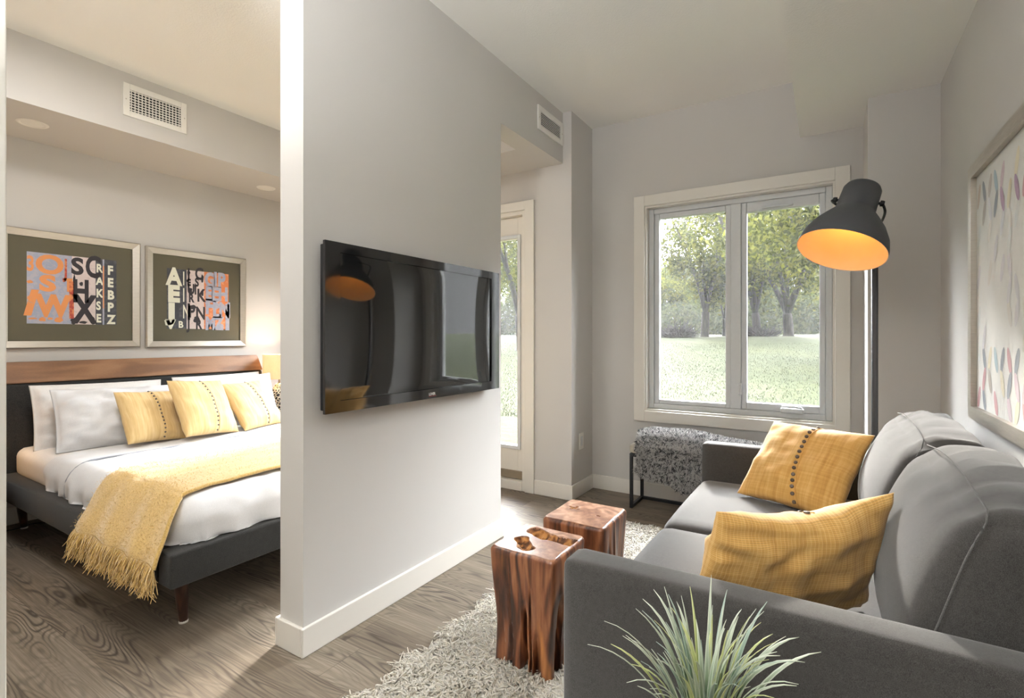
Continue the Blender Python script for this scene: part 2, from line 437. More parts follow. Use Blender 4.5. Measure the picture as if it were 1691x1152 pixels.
dx0, dx1, dz1 = -2.83, -1.915, 2.10
bx0, bx1, bz0, bz1 = -3.82, -3.16, .64, 2.10
wall('wall_door', [(dx1, -1.54, YD, YW+.2, 0, ZC), (dx0, dx1, YD, YD+.2, dz1, ZC), (bx1, dx0, YD, YD+.2, 0, ZC), (XL, bx0, YD, YD+.2, 0, ZC),
                   (bx0, bx1, YD, YD+.2, 0, bz0), (bx0, bx1, YD, YD+.2, bz1, ZC)], 'wall holding the glazed door, with a nib beside the window')
wall('wall_partition', [(XT2, XT, 1.153, 2.453, 0, ZC)], 'free standing partition wall carrying the television')
wall('wall_bedroom', [(XL, -1.60, .2, .35, 0, ZC)], 'bedroom wall whose white end shows at the left edge')
rx0, rx1, rz0, rz1 = -2.3, -.9, .75, 2.15
wall('wall_back', [(XL, rx0, YB-.2, YB, 0, ZC), (rx1, XR, YB-.2, YB, 0, ZC), (rx0, rx1, YB-.2, YB, 0, rz0), (rx0, rx1, YB-.2, YB, rz1, ZC)], 'wall behind the camera with an added window for fill daylight')
wall('wall_column', [(.174, XR, 3.22, YW, 0, 2.395)], 'square grey column in the corner right of the window')
wall('ceiling_bulkhead', [(-.15, XR, YB, YW, 2.395, ZC)], 'dropped bulkhead running along the right wall', 'ceil')
wall('ceiling_header', [(-1.751, XT, 2.453, YD, 2.39, ZC), (-3.62, -1.751, 2.854, YD, 2.39, ZC)], 'dropped header over the passage to the glazed door')
wall('ceiling_soffit', [(XL, -3.60, .35, YD, 2.39, ZC)], 'dropped soffit above the bed holding a vent')
# baseboards
BH, BT = .105, .014
def baseboard(name, boxes, label):
    bm = nb()
    for b in boxes: box(bm, *b, .004, 2)
    struct(name, bm, M['trim'], label, cat='baseboard')
baseboard('baseboard_partition', [(XT, XT+BT, 1.153-BT, 2.453+BT, 0, BH), (XT2-BT, XT2, 1.153-BT, 2.453+BT, 0, BH), (XT2, XT, 1.153-BT, 1.153, 0, BH), (XT2, XT, 2.453, 2.453+BT, 0, BH)], 'white baseboard around the television partition')
baseboard('baseboard_left', [(XL, XL+BT, .35, YD, 0, BH)], 'white baseboard under the bed head')
baseboard('baseboard_right', [(XR-BT, XR, YB, 3.22, 0, BH)], 'white baseboard behind the sofa')
baseboard('baseboard_window', [(-1.54, .174, YW-BT, YW, 0, BH), (-1.54, -1.54+BT, YD, YW-BT, 0, BH)], 'white baseboard under the window and along the nib')
baseboard('baseboard_door', [(-1.836, -1.54+BT, YD-BT, YD, 0, BH), (XL, -2.91, YD-BT, YD, 0, BH)], 'white baseboard beside the glazed door')
baseboard('baseboard_column', [(.174-BT, XR-BT, 3.22-BT, 3.22, 0, BH), (.174-BT, .174, 3.22, YW-BT, 0, BH)], 'white baseboard around the corner column')
bm = nb(); box(bm, -1.60, -1.588, .18, .37, 0, 2.75, .003)
struct('trim_1', bm, M['trim'], 'narrow white trim at the left edge of the bedroom opening', cat='trim')

# ---- living room window
def window(name, x0, x1, z0, z1, yw, lites, label, crank=False, inward=-1):
    """x0..z1: the opening; yw: the room face of the wall"""
    t = thing(name, ((x0+x1)/2, yw, z0), label, 'window', kind='structure')
    s = inward; cw = .077
    def yb(a, b): return (min(yw+s*a, yw+s*b), max(yw+s*a, yw+s*b))
    bm = nb(); y = yb(0, .020)
    box(bm, x0-cw, x0, *y, z0-cw, z1+cw, .003); box(bm, x1, x1+cw, *y, z0-cw, z1+cw, .003)
    box(bm, x0, x1, *y, z1, z1+cw, .003); box(bm, x0, x1, *y, z0-cw, z0, .003)
    obj('casing', bm, M['trim'], t)
    bm = nb(); y = yb(.002, -.08); e = .012
    box(bm, x0, x0+e, *y, z0, z1); box(bm, x1-e, x1, *y, z0, z1); box(bm, x0+e, x1-e, *y, z1-e, z1); box(bm, x0+e, x1-e, *y, z0, z0+e)
    obj('jamb', bm, M['trim'], t)
    bm = nb(); y = yb(-.055, -.13); a, b = x0+e, x1-e; c, d = z0+e, z1-e; fw = .036
    box(bm, a, a+fw, *y, c, d, .004); box(bm, b-fw, b, *y, c, d, .004); box(bm, a+fw, b-fw, *y, d-fw, d, .004); box(bm, a+fw, b-fw, *y, c, c+fw, .004)
    for (l0, l1, l2, l3), (m0, m1, m2, m3) in zip(lites, lites[1:]): box(bm, l1+.034, m0-.034, *y, c+fw, d-fw, .004)
    obj('window_frame', bm, M['vinyl'], t)
    for (p0, p1, q0, q1) in lites:
        bm = nb(); y = yb(-.068, -.115); w = .034; zt = d-fw; zb = c+fw
        box(bm, p0-w, p0, *y, zb, zt, .005); box(bm, p1, p1+w, *y, zb, zt, .005); box(bm, p0, p1, *y, q1, zt, .005); box(bm, p0, p1, *y, zb, q0, .005)
        sash = obj('sash', bm, M['vinyl'], t)
        bm = nb(); y = yb(-.088, -.094); box(bm, p0, p1, *y, q0, q1); obj('pane', bm, M['glass'], sash)
    if crank:
        bm = nb(); y = yb(-.03, -.068); box(bm, -.262, -.13, *y, .668, .700, .008, 3)
        h = obj('crank_housing', bm, M['vinyl'], t)
        bm = nb(); tube(bm, [(-.25, yw+.030, .708), (-.19, yw+.022, .714), (-.14, yw+.03, .704)], .006, 8); obj('crank_handle', bm, M['vinyl'], h, True)
        bm = nb(); y = yb(-.04, -.062); box(bm, -.512, -.49, *y, .765, .845, .006, 3); obj('lock_lever', bm, M['vinyl'], t)
        bm = nb(); y = yb(-.045, -.068); box(bm, -.37, -.19, *y, 1.995, 2.006, .003); obj('top_stay', bm, M['vinyl'], t)
    return t
window('window_1', wx0, wx1, wz0, wz1, YW, [(-1.045, -.595, .700, 2.012), (-.462, -.048, .718, 1.984)], 'white framed two light window looking onto the park', True)
window('window_2', bx0, bx1, bz0, bz1, YD, [(bx0+.085, bx1-.085, bz0+.085, bz1-.085)], 'bedroom window hidden behind the partition')
window('rear_fill_window', rx0, rx1, rz0, rz1, YB, [(rx0+.085, -1.64, rz0+.085, rz1-.085), (-1.56, rx1-.085, rz0+.085, rz1-.085)], 'wide unseen window added behind the camera for fill daylight', inward=1)  # unseen opening, added to let fill daylight in from behind

# ---- glazed door
t = thing('door_1', ((dx0+dx1)/2, YD, 0), 'white glazed patio door beyond the television partition', 'door', kind='structure')
bm = nb(); cw = .078
box(bm, dx1, dx1+cw, YD-.018, YD, 0, dz1+.065, .003); box(bm, dx0-cw, dx0, YD-.018, YD, 0, dz1+.065, .003); box(bm, dx0, dx1, YD-.018, YD, dz1, dz1+.065, .003)
obj('casing', bm, M['trim'], t)
bm = nb(); box(bm, dx1-.03, dx1, YD-.002, YD+.16, 0, dz1, .002); box(bm, dx0, dx0+.03, YD-.002, YD+.16, 0, dz1, .002); box(bm, dx0+.03, dx1-.03, YD-.002, YD+.16, dz1-.03, dz1, .002)
obj('jamb', bm, M['trim'], t)
g0, g1, gz0, gz1 = -2.735, -2.01, .325, 1.905
bm = nb(); a, b, y0, y1 = dx0+.032, dx1-.032, YD+.045, YD+.09
box(bm, a, g0, y0, y1, .07, dz1-.032, .002); box(bm, g1, b, y0, y1, .07, dz1-.032, .002); box(bm, g0, g1, y0, y1, gz1, dz1-.032, .002); box(bm, g0, g1, y0, y1, .07, gz0, .002)
slab = obj('door_slab', bm, M['trim'], t)
bm = nb(); w = .028
box(bm, g0-w, g0, y0-.012, y0, gz0-w, gz1+w, .004); box(bm, g1, g1+w, y0-.012, y0, gz0-w, gz1+w, .004); box(bm, g0, g1, y0-.012, y0, gz1, gz1+w, .004); box(bm, g0, g1, y0-.012, y0, gz0-w, gz0, .004)
obj('glazing_bead', bm, M['vinyl'], slab)
bm = nb(); box(bm, g0, g1, y0+.018, y0+.024, gz0, gz1); obj('pane', bm, M['glass'], slab)
bm = nb(); box(bm, a, b, YD+.03, YD+.045, .075, .135, .003); obj('door_sweep', bm, plain('bronze door sweep', srgb(142, 130, 112), .5, .3), slab, label='tan metal door sweep')
bm = nb(); box(bm, dx0+.03, dx1-.03, YD-.01, YD+.15, 0, .068, .004); obj('threshold', bm, M['trim'], t)
bm = nb(); tube(bm, [(-2.77, YD+.045, 1.0), (-2.77, YD-.01, 1.0)], .011, 10); tube(bm, [(-2.775, YD-.01, 1.0), (-2.66, YD-.01, 1.0)], .009, 10); obj('door_handle', bm, M['silver'], slab, True)

# ---- vents
def vent(axis, pos, a0, a1, z0, z1, label, verticals):
    """a grille on a wall facing +X; a = Y range"""
    t = thing('air_vent', (pos, (a0+a1)/2, z0), label, 'vent', 'wall vents')
    bm = nb(); w = .034
    for b in ((a0, a0+w, z0, z1), (a1-w, a1, z0, z1), (a0+w, a1-w, z1-w, z1), (a0+w, a1-w, z0, z0+w)): box(bm, pos, pos+.010, *b, .002)
    obj('frame', bm, M['white'], t)
    bm = nb(); box(bm, pos, pos+.001, a0+w, a1-w, z0+w, z1-w); obj('duct', bm, M['hole'], t, label='dark duct opening')
    bm = nb(); n = 8; H = (z1-z0-2*w)
    for k in range(n):
        zc = z0+w+H*(k+.5)/n; vs = box(bm, pos+.001, pos+.008, a0+w, a1-w, zc-.0025, zc+.0025)
        for v in vs: v.co.z += (pos+.008-v.co.x)*.6
    if verticals:
        for k in range(15):
            ac = a0+w+(a1-a0-2*w)*(k+.5)/15; box(bm, pos+.001, pos+.005, ac-.0022, ac+.0022, z0+w, z1-w)
    obj('louvres', bm, M['white'], t)
    for a in (a0+.014, a1-.014):
        bm = nb(); lathe(bm, [(.0001, .003), (.003, .0025), (.004, 0)], (pos+.010, a, (z0+z1)/2), (1, 0, 0), 10); obj('screw', bm, M['silver'], t, True)
vent('x', -3.60, 1.346, 1.70, 2.490, 2.687, 'white supply vent with a crossed grille above the bed', True)
vent('x', XT, 2.885, 3.245, 2.508, 2.668, 'white slatted vent in the header beside the nib', False)
# ---- recessed lights in the soffit
for (x, y, lab) in ((-3.91, 1.02, 'flush round ceiling light in the soffit, nearest the left edge'), (-3.955, 2.485, 'flush round ceiling light in the soffit beside the partition')):
    t = thing('recessed_light', (x, y, 2.39), lab, 'ceiling light', 'soffit lights')
    bm = nb(); lathe(bm, [(.052, -.001), (.054, -.006), (.066, -.006), (.072, -.001)], (x, y, 2.39), n=40); obj('trim_ring', bm, M['white'], t, True)
    bm = nb(); lathe(bm, [(.0001, -.004), (.035, -.0035), (.053, -.003)], (x, y, 2.39), n=40); obj('diffuser', bm, M['white'], t, True)
# ---- wall outlet on the nib
t = thing('wall_outlet', (-1.54, 3.42, .33), 'white outlet plate low on the nib beside the window', 'outlet')
bm = nb(); box(bm, -1.54, -1.534, 3.383, 3.459, .332, .452, .003); obj('plate', bm, M['white'], t)
bm = nb(); box(bm, -1.535, -1.531, 3.404, 3.438, .357, .427, .002); obj('socket', bm, M['vinyl'], t)

# ---- unseen fill lamps, added to brighten the living room and bedroom
def add_fill_ceiling(x, y, power, label):
    t = thing('fill_ceiling_light', (x, y, ZC), label, 'ceiling light', 'added fill ceiling lights')
    bm = nb(); lathe(bm, [(.0001, 0), (.30, 0), (.31, -.02), (.30, -.05), (.285, -.05)], (x, y, ZC), n=40); obj('fixture_ring', bm, M['white'], t, True)
    e = NT('fill light diffuser'); e.set(Base_Color=(1, 1, 1, 1)); e.b.inputs['Emission Color'].default_value = (1, .985, .96, 1); e.b.inputs['Emission Strength'].default_value = power
    bm = nb(); lathe(bm, [(.0001, -.06), (.2, -.057), (.285, -.05)], (x, y, ZC), n=40); obj('diffuser', bm, e.m, t, True)
def add_fill_uplighter(x, y, z, power, label):  # added out of view; its bounce off the ceiling fills the room
    t = thing('fill_uplighter', (x, y, 0), label, 'lamp', 'added fill uplighters')
    bm = nb(); lathe(bm, [(.0001, 0), (.13, 0), (.13, .015), (.02, .025), (.0001, .025)], (x, y, 0), n=32); obj('base', bm, M['black_metal'], t, True, auto=40)
    bm = nb(); tube(bm, [(x, y, .02), (x, y, z-.09)], .012, 12); obj('pole', bm, M['black_metal'], t, True)
    bm = nb(); lathe(bm, [(.02, -.10), (.09, -.07), (.155, 0), (.152, 0), (.088, -.066), (.02, -.094)], (x, y, z), n=40); bo = obj('bowl', bm, M['black_metal'], t, True, auto=40)
    e = NT('fill uplighter glass'); e.set(Base_Color=(1, 1, 1, 1)); e.b.inputs['Emission Color'].default_value = (.96, .98, 1, 1); e.b.inputs['Emission Strength'].default_value = power
    bm = nb(); lathe(bm, [(.0001, -.006), (.149, -.006)], (x, y, z), n=40); obj('diffuser', bm, e.m, bo)
add_fill_uplighter(-.8, -.75, 1.72, 540, 'unseen black uplighter added behind the camera to brighten the room')
add_fill_ceiling(-2.5, .75, 28, 'unseen round ceiling light added above the bed foot to brighten the bedroom')  # added out of view to lift the bedroom floor and walls


# ================================================================== TELEVISION
ty0, ty1, tz0, tz1, tx = 1.20, 2.345, .870, 1.505, -1.548
t = thing('television', (XT, (ty0+ty1)/2, tz0), 'black flat television hung on the partition wall', 'television')
bm = nb(); box(bm, tx-.042, tx-.012, ty0+.01, ty1-.01, tz0+.01, tz1-.01, .004); obj('back_casing', bm, M['black_metal'], t)
bm = nb(); box(bm, XT+.001, tx-.042, 1.5, 2.05, 1.05, 1.35, .003); obj('wall_bracket', bm, M['black_metal'], t)
sy0, sy1, sz0, sz1 = 1.268, 2.272, .913, 1.468
bm = nb()
for b in ((ty0, sy0, tz0, tz1), (sy1, ty1, tz0, tz1), (sy0, sy1, sz1, tz1), (sy0, sy1, tz0, sz0)): box(bm, tx-.012, tx, *b)
obj('bezel', bm, M['tv_bezel'], t)
nu, nv = 60, 30; P = np.zeros((nu, nv, 3))
for i in range(nu):
    for j in range(nv):
        a, b = i/(nu-1), j/(nv-1)
        P[i, j] = (tx-.0075+.0045*math.sin(PI*a)**1.0*math.sin(PI*b)**.6, sy0+a*(sy1-sy0), sz0+b*(sz1-sz0))
link('screen', grid_mesh('screen', P), M['tv_screen'], t, True)
M['logo_white'] = plain('pale logo print', srgb(214, 214, 212), .4); M['logo_red'] = plain('dark red logo bar', srgb(120, 26, 34), .4)
def text_into(bm, body, size, o, ux, uy, mi=0, offset=0.0, sx=1.0, align='LEFT', lift=None):
    """flat lettering: o origin, ux / uy the reading and up directions"""
    cu = bpy.data.curves.new('lettering', 'FONT'); cu.body = body; cu.size = size; cu.offset = offset; cu.align_x = align; cu.resolution_u = 4
    ob = bpy.data.objects.new('lettering', cu); COL.objects.link(ob)
    me = ob.to_mesh(); o = Vector(o); ux = Vector(ux); uy = Vector(uy)
    vs = [bm.verts.new(o+ux*v.co.x*sx+uy*v.co.y) for v in me.vertices]
    for p in me.polygons:
        try: f = bm.faces.new([vs[k] for k in p.vertices]); f.material_index = mi
        except ValueError: pass
    ob.to_mesh_clear(); bpy.data.objects.remove(ob); bpy.data.curves.remove(cu)
bm = nb(); text_into(bm, 'LOVER', .017, (tx+.0012, 1.762, .885), (0, 1, 0), (0, 0, 1), 0, .0005, .85)
box(bm, tx, tx+.001, 1.762, 1.812, .8795, .8825, mi=1)
obj('brand_mark', bm, [M['logo_white'], M['logo_red']], t, label='small white lettering over a dark red bar')

# ================================================================== FRAMED PRINTS OVER THE BED
M['mat_board'] = plain('olive grey mount board', srgb(92, 88, 72), .8)
def distressed(name, a, b, th=.5, sc=(3, 3, 3)):
    t = NT(name); f = t.noise(t.coord('Object', sc), 12, 5, .7, .4)
    t.set(Base_Color=t.ramp(f, [(th-.04, a), (th+.04, b)]), Roughness=.6); return t.m
INK = [distressed('blue grey ground', srgb(152, 160, 182), srgb(168, 166, 180), .5), distressed('orange letters', srgb(212, 140, 84), srgb(176, 150, 134), .66),
       distressed('pink white ground', srgb(206, 192, 190), srgb(190, 176, 176), .6), distressed('black letters', srgb(46, 42, 48), srgb(120, 110, 112), .74),
       distressed('slate ground', srgb(62, 64, 72), srgb(82, 84, 90), .55), distressed('cream letters', srgb(222, 222, 206), srgb(150, 150, 146), .70),
       distressed('rust ground', srgb(206, 122, 74), srgb(214, 150, 112), .55), distressed('red stain', srgb(172, 70, 58), srgb(206, 130, 84), .5)]
def framed(y0, y1, z0, z1, xw, fw, label):
    t = thing('framed_print', (xw, (y0+y1)/2, z0), label, 'picture', 'prints over the bed')
    bm = nb(); d = .03
    o = [(y0, z0), (y1, z0), (y1, z1), (y0, z1)]; i = [(y0+fw, z0+fw), (y1-fw, z0+fw), (y1-fw, z1-fw), (y0+fw, z1-fw)]
    A = [bm.verts.new((xw, *p)) for p in o]; B = [bm.verts.new((xw+d*.75, *p)) for p in o]
    Cc = [bm.verts.new((xw+d, p[0]*.85+q[0]*.15, p[1]*.85+q[1]*.15)) for p, q in zip(o, i)]; D = [bm.verts.new((xw+d*.6, *p)) for p in i]; E = [bm.verts.new((xw+.004, *p)) for p in i]
    for R, Q in ((A, B), (B, Cc), (Cc, D), (D, E)):
        for k in range(4): bm.faces.new((R[k], R[(k+1) % 4], Q[(k+1) % 4], Q[k]))
    obj('frame', bm, M['silver'], t)
    bm = nb(); box(bm, xw+.001, xw+.010, y0+fw, y1-fw, z0+fw, z1-fw); obj('mount', bm, M['mat_board'], t, label='olive grey mount board')
    return t
xw = XL
U, V = (0, 1, 0), (0, 0, 1)
def strip(bm, y0, y1, z0, z1, mi, x=XL+.0112):
    f = bm.faces.new([bm.verts.new((x, a, b)) for a, b in ((y0, z0), (y1, z0), (y1, z1), (y0, z1))]); f.material_index = mi
def blob(bm, y, z, ry, rz, mi, seed, x=XL+.0118, n=22):
    vs = [bm.verts.new((x, y+ry*math.cos(2*PI*k/n)*(1+.45*nz(seed*3.1, math.cos(2*PI*k/n)*1.3, math.sin(2*PI*k/n)*1.3)), z+rz*math.sin(2*PI*k/n)*(1+.45*nz(seed*5.7, math.cos(2*PI*k/n)*1.3, math.sin(2*PI*k/n)*1.3)))) for k in range(n)]
    f = bm.faces.new(vs); f.material_index = mi
t = framed(.948, 1.697, 1.080, 1.832, XL, .047, 'larger looking silver framed letter collage with blue and orange on its left half')
bm = nb(); y0, y1, z0, z1 = 1.083, 1.555, 1.238, 1.690; w, hh = y1-y0, z1-z0
Yq = lambda k: y0+w*k; Zq = lambda k: z0+hh*k; X1 = XL+.0122; X2 = XL+.0130
strip(bm, y0, Yq(.475), z0, z1, 0); strip(bm, Yq(.475), Yq(.745), z0, z1, 2); strip(bm, Yq(.745), y1, z0, z1, 4)
text_into(bm, 'O', .165, (X1, Yq(.085), Zq(.72)), U, V, 1, .006, 1.05); text_into(bm, 'S', .135, (X1, Yq(.13), Zq(.475)), U, V, 1, .007, 1.25)
text_into(bm, 'W', .19, (X2, Yq(.10), Zq(.115)), U, V, 1, .010, .82); text_into(bm, '3', .13, (X1, Yq(-.005), Zq(.74)), U, V, 1, .004, .6)
text_into(bm, '/', .19, (X1, Yq(.0), Zq(.15)), U, V, 1, .016, .8); text_into(bm, 'J', .16, (X1, Yq(.385), Zq(.70)), U, V, 7, .004, .5)
text_into(bm, 'I', .34, (X1, Yq(.425), Zq(.10)), U, V, 7, .008, .5); text_into(bm, 'T', .12, (X1, Yq(.385), Zq(.48)), U, V, 1, .004, .6)
for k, (a, b, c, d) in enumerate(((.06, .07, .05, .012), (.16, .06, .035, .03), (.24, .075, .03, .018), (.33, .06, .045, .035), (.28, .31, .02, .03), (.03, .58, .03, .02), (.03, .36, .03, .03))): blob(bm, Yq(a), Zq(b), w*c, hh*d, 1, k+1)
text_into(bm, 'S', .15, (X1, Yq(.465), Zq(.745)), U, V, 3, .006, .95); text_into(bm, 'C', .20, (X1, Yq(.625), Zq(.72)), U, V, 3, .007, .62)
text_into(bm, 'H', .205, (X1, Yq(.478), Zq(.34)), U, V, 3, .008, .62); text_into(bm, 'X', .26, (X1, Yq(.487), Zq(.03)), U, V, 3, .009, .66)
for k, (a, b, c, d) in enumerate(((.50, .05, .04, .05), (.60, .03, .05, .02), (.72, .05, .02, .06), (.58, .60, .02, .03), (.50, .62, .015, .10))): blob(bm, Yq(a), Zq(b), w*c, hh*d, 3, k+21)
for k, s_ in enumerate('RAKSE'): text_into(bm, s_, .078, (X1, Yq(.752), Zq(.80-.19*k)), U, V, 5, .003, .72)
for k, s_ in enumerate('FEBPZ'): text_into(bm, s_, .084, (X1, Yq(.888), Zq(.78-.19*k)), U, V, 5, .004, .8)
strip(bm, Yq(.828), Yq(.848), z0, z1, 0, X2); strip(bm, Yq(.832), Yq(.846), Zq(.25), Zq(.9), 1, X2+.0004)
obj('print', bm, INK, t, label='collage of blue, orange and black letter strips')
t = framed(1.733, 2.485, 1.075, 1.824, XL, .047, 'silver framed letter collage nearest the partition, orange and blue at its right')
bm = nb(); y0, y1, z0, z1 = 1.876, 2.342, 1.218, 1.678; w, hh = y1-y0, z1-z0
strip(bm, y0, Yq(.30), z0, z1, 4); strip(bm, Yq(.30), Yq(.58), z0, z1, 2); strip(bm, Yq(.58), y1, z0, z1, 6)
text_into(bm, 'A', .18, (X1, Yq(-.0), Zq(.735)), U, V, 5, .008, .82); text_into(bm, 'E', .165, (X1, Yq(.015), Zq(.46)), U, V, 5, .011, .95)
text_into(bm, 'J', .165, (X1, Yq(.02), Zq(.16)), U, V, 5, .012, 1.1); text_into(bm, 'V', .085, (X1, Yq(.0), Zq(.01)), U, V, 5, .008, 1.0); text_into(bm, 'B', .07, (X1, Yq(.17), Zq(.02)), U, V, 5, .002, .9)
for k, s_ in enumerate('IIN'): text_into(bm, s_, .15, (X1, Yq(.235), Zq(.74-.28*k)), U, V, 5, .002, .45)
for k, (s_, a, b, sz) in enumerate((('J', .31, .86, .11), ('C', .43, .86, .13), ('E', .31, .74, .07), ('S', .43, .74, .09), ('U', .31, .60, .11), ('I', .42, .60, .10), ('K', .46, .48, .14), ('R', .33, .46, .09), ('I', .30, .16, .18), ('P', .33, .20, .13), ('N', .44, .17, .14), ('J', .31, .0, .11), ('R', .44, .0, .11))):
    text_into(bm, s_, sz, (X1, Yq(a), Zq(b)), U, V, 3, .004, .7)
for k, (a, b, c, d) in enumerate(((.33, .95, .025, .05), (.40, .37, .05, .04), (.46, .16, .05, .06), (.55, .62, .02, .05), (.55, .88, .02, .07), (.36, .66, .03, .04))): blob(bm, Yq(a), Zq(b), w*c, hh*d, 3, k+41)
for k, (s_, a, b, sz) in enumerate((('G', .59, .76, .15), ('I', .74, .78, .15), ('P', .81, .76, .16), ('E', .60, .52, .15), ('E', .70, .50, .16), ('H', .82, .52, .15), ('F', .60, .28, .16), ('L', .72, .22, .18), ('N', .83, .22, .17), ('M', .60, .0, .14), ('Z', .76, .0, .14), ('I', .92, .0, .30))):
    text_into(bm, s_, sz, (X1, Yq(a), Zq(b)), U, V, 0, .008, .72)
for k, (a, b, c, d) in enumerate(((.64, .45, .04, .05), (.78, .42, .06, .07), (.90, .40, .05, .05), (.70, .62, .03, .03), (.66, .08, .05, .05), (.85, .06, .06, .05))): blob(bm, Yq(a), Zq(b), w*c, hh*d, 0, k+61)
obj('print', bm, INK, t, label='collage of black, cream, orange and blue letter strips')

# ================================================================== LEAF PRINT ON THE RIGHT WALL
ly0, ly1, lz0, lz1 = 1.02, 2.515, .852, 1.780
t = thing('leaf_print', (XR, (ly0+ly1)/2, lz0), 'big silver framed print of pastel leaves above the sofa', 'picture')
bm = nb(); fw, d = .046, .024
o = [(ly0, lz0), (ly1, lz0), (ly1, lz1), (ly0, lz1)]; i_ = [(ly0+fw, lz0+fw), (ly1-fw, lz0+fw), (ly1-fw, lz1-fw), (ly0+fw, lz1-fw)]
A = [bm.verts.new((XR, *p)) for p in o]; B = [bm.verts.new((XR-d, *p)) for p in o]
Cc = [bm.verts.new((XR-d, *p)) for p in i_]; D = [bm.verts.new((XR-.006, *p)) for p in i_]
for R, Q in ((A, B), (B, Cc), (Cc, D)):
    for k in range(4): bm.faces.new((R[k], R[(k+1) % 4], Q[(k+1) % 4], Q[k]))
obj('frame', bm, M['silver'], t)
LEAVES = [plain('print paper', srgb(226, 226, 222), .6)]+[plain('leaf ink', srgb(*c), .65) for c in ((176, 152, 174), (172, 192, 200), (152, 158, 166), (206, 194, 182), (208, 192, 198), (186, 180, 174), (222, 214, 190), (194, 206, 202), (200, 160, 164))]
LEAVES += [plain('pale leaf ink', srgb(*c), .5) for c in ((206, 206, 210), (214, 218, 216), (218, 214, 206), (212, 210, 214))]
bm = nb(); a, b, c, dd = ly0+fw, ly1-fw, lz0+fw, lz1-fw
x = XR-.0075; f = bm.faces.new([bm.verts.new((x, p, q)) for p, q in ((a, c), (b, c), (b, dd), (a, dd))])
rl = random.Random(5); x -= .0006; cwid, rh = .072, .072
for ci in range(int((b-a)/cwid)):
    for ri in range(int((dd-c)/rh)):
        q = (ri+.5)/((dd-c)/rh)
        if rl.random() < .18: continue
        mid = .27 < q+rl.uniform(-.08, .08) < .80
        if mid and rl.random() < .5: continue
        mi = rl.randint(10, 13) if mid else rl.randint(1, 9)
        s = 1 if (ci+ri) % 2 else -1; ang = s*.42; L, Wd = .046, .0175
        yc, zc = b-cwid*(ci+.5), c+rh*(ri+.5)
        pts = []
        for k in range(14):
            th = 2*PI*k/14; pu, pv = L*math.cos(th), Wd*math.sin(th)*(1+.0*math.cos(th))
            yy, zz = yc+pu*math.sin(ang)+pv*math.cos(ang), zc+pu*math.cos(ang)-pv*math.sin(ang)
            pts.append((min(max(yy, a+.002), b-.002), min(max(zz, c+.002), dd-.002)))
        f = bm.faces.new([bm.verts.new((x-.0002*(ri % 2), *p)) for p in pts]); f.material_index = mi
obj('print', bm, LEAVES, t, label='pale sheet scattered with pastel leaves')

# ================================================================== BED
BX0, BX1, BY0, BY1 = -4.16, -2.06, .92, 2.57
t = thing('bed', ((BX0+BX1)/2, (BY0+BY1)/2, 0), 'low upholstered bed frame in near black linen with walnut headboard cap', 'bed')
bm = nb(); box(bm, -4.225, -4.14, BY0-.02, BY1, .30, .872, .02, 3); obj('headboard', bm, M['bed_fabric'], t, True, auto=40)
bm = nb(); vs = box(bm, -4.235, -4.135, BY0-.02, BY1, .872, 1.0)
for v in vs:
    if v.co.z > .95: v.co.x = -4.235 if v.co.x < -4.2 else -4.185; v.co.y = min(v.co.y, BY1-.02)
bmesh.ops.bevel(bm, geom=bm.edges[:], offset=.005, segments=2, affect='EDGES'); obj('headboard_cap', bm, M['walnut_cap'], t, label='walnut board along the top of the headboard')
rw = .10
for nm, b in (('side_rail', (BX0+.02, BX1-rw, BY0, BY0+rw)), ('side_rail', (BX0+.02, BX1-rw, BY1-rw, BY1)), ('foot_rail', (BX1-rw, BX1, BY0, BY1))):
    bm = nb(); box(bm, *b, .212, .343, .011, 3); obj(nm, bm, M['bed_fabric'], t, True, auto=40)
bm = nb(); box(bm, BX0+.02, BX1-rw, BY0+rw, BY1-rw, .225, .31); obj('slat_base', bm, M['bed_fabric'], t)
for sx, sy in ((1, -1), (1, 1), (-1, -1), (-1, 1)):
    bm = nb(); cx = BX1-.10 if sx > 0 else BX0+.09; cy = BY0+.085 if sy < 0 else BY1-.085
    top = (cx-.01*sx, cy+.0, .213); bot = (cx-.052*sx if sx > 0 else cx-.045, cy+.03*(-sy)*-1*-1, .0)
    tube(bm, [top, tuple(.5*(a+b) for a, b in zip(top, bot)), (bot[0], bot[1], .010)], [.027, .022, .0165], 14)
    lg = obj('leg', bm, M['leg_wood'], t, True, auto=40)
    bm = nb(); lathe(bm, [(.0001, 0), (.017, 0), (.018, .006), (.0165, .011)], (bot[0], bot[1], 0), n=14); obj('foot_cap', bm, M['white'], lg, True, label='white plastic glide')

# mattress
MX0, MX1, MY0, MY1, MZ0, MZ1 = -4.135, -2.135, .995, 2.50, .311, .495
bm = rounded(MX0, MX1, MY0, MY1, MZ0, MZ1, .055, 14, (.0, .012, .012))
for v in bm.verts:
    if v.co.z < .47: v.co += Vector((0, .004*nz(v.co.x*9, v.co.z*3, 1), .0))
o = obj('mattress', bm, M['linen'], None, True); tag(o, 'mattress in a white fitted sheet on the dark bed frame', 'mattress')

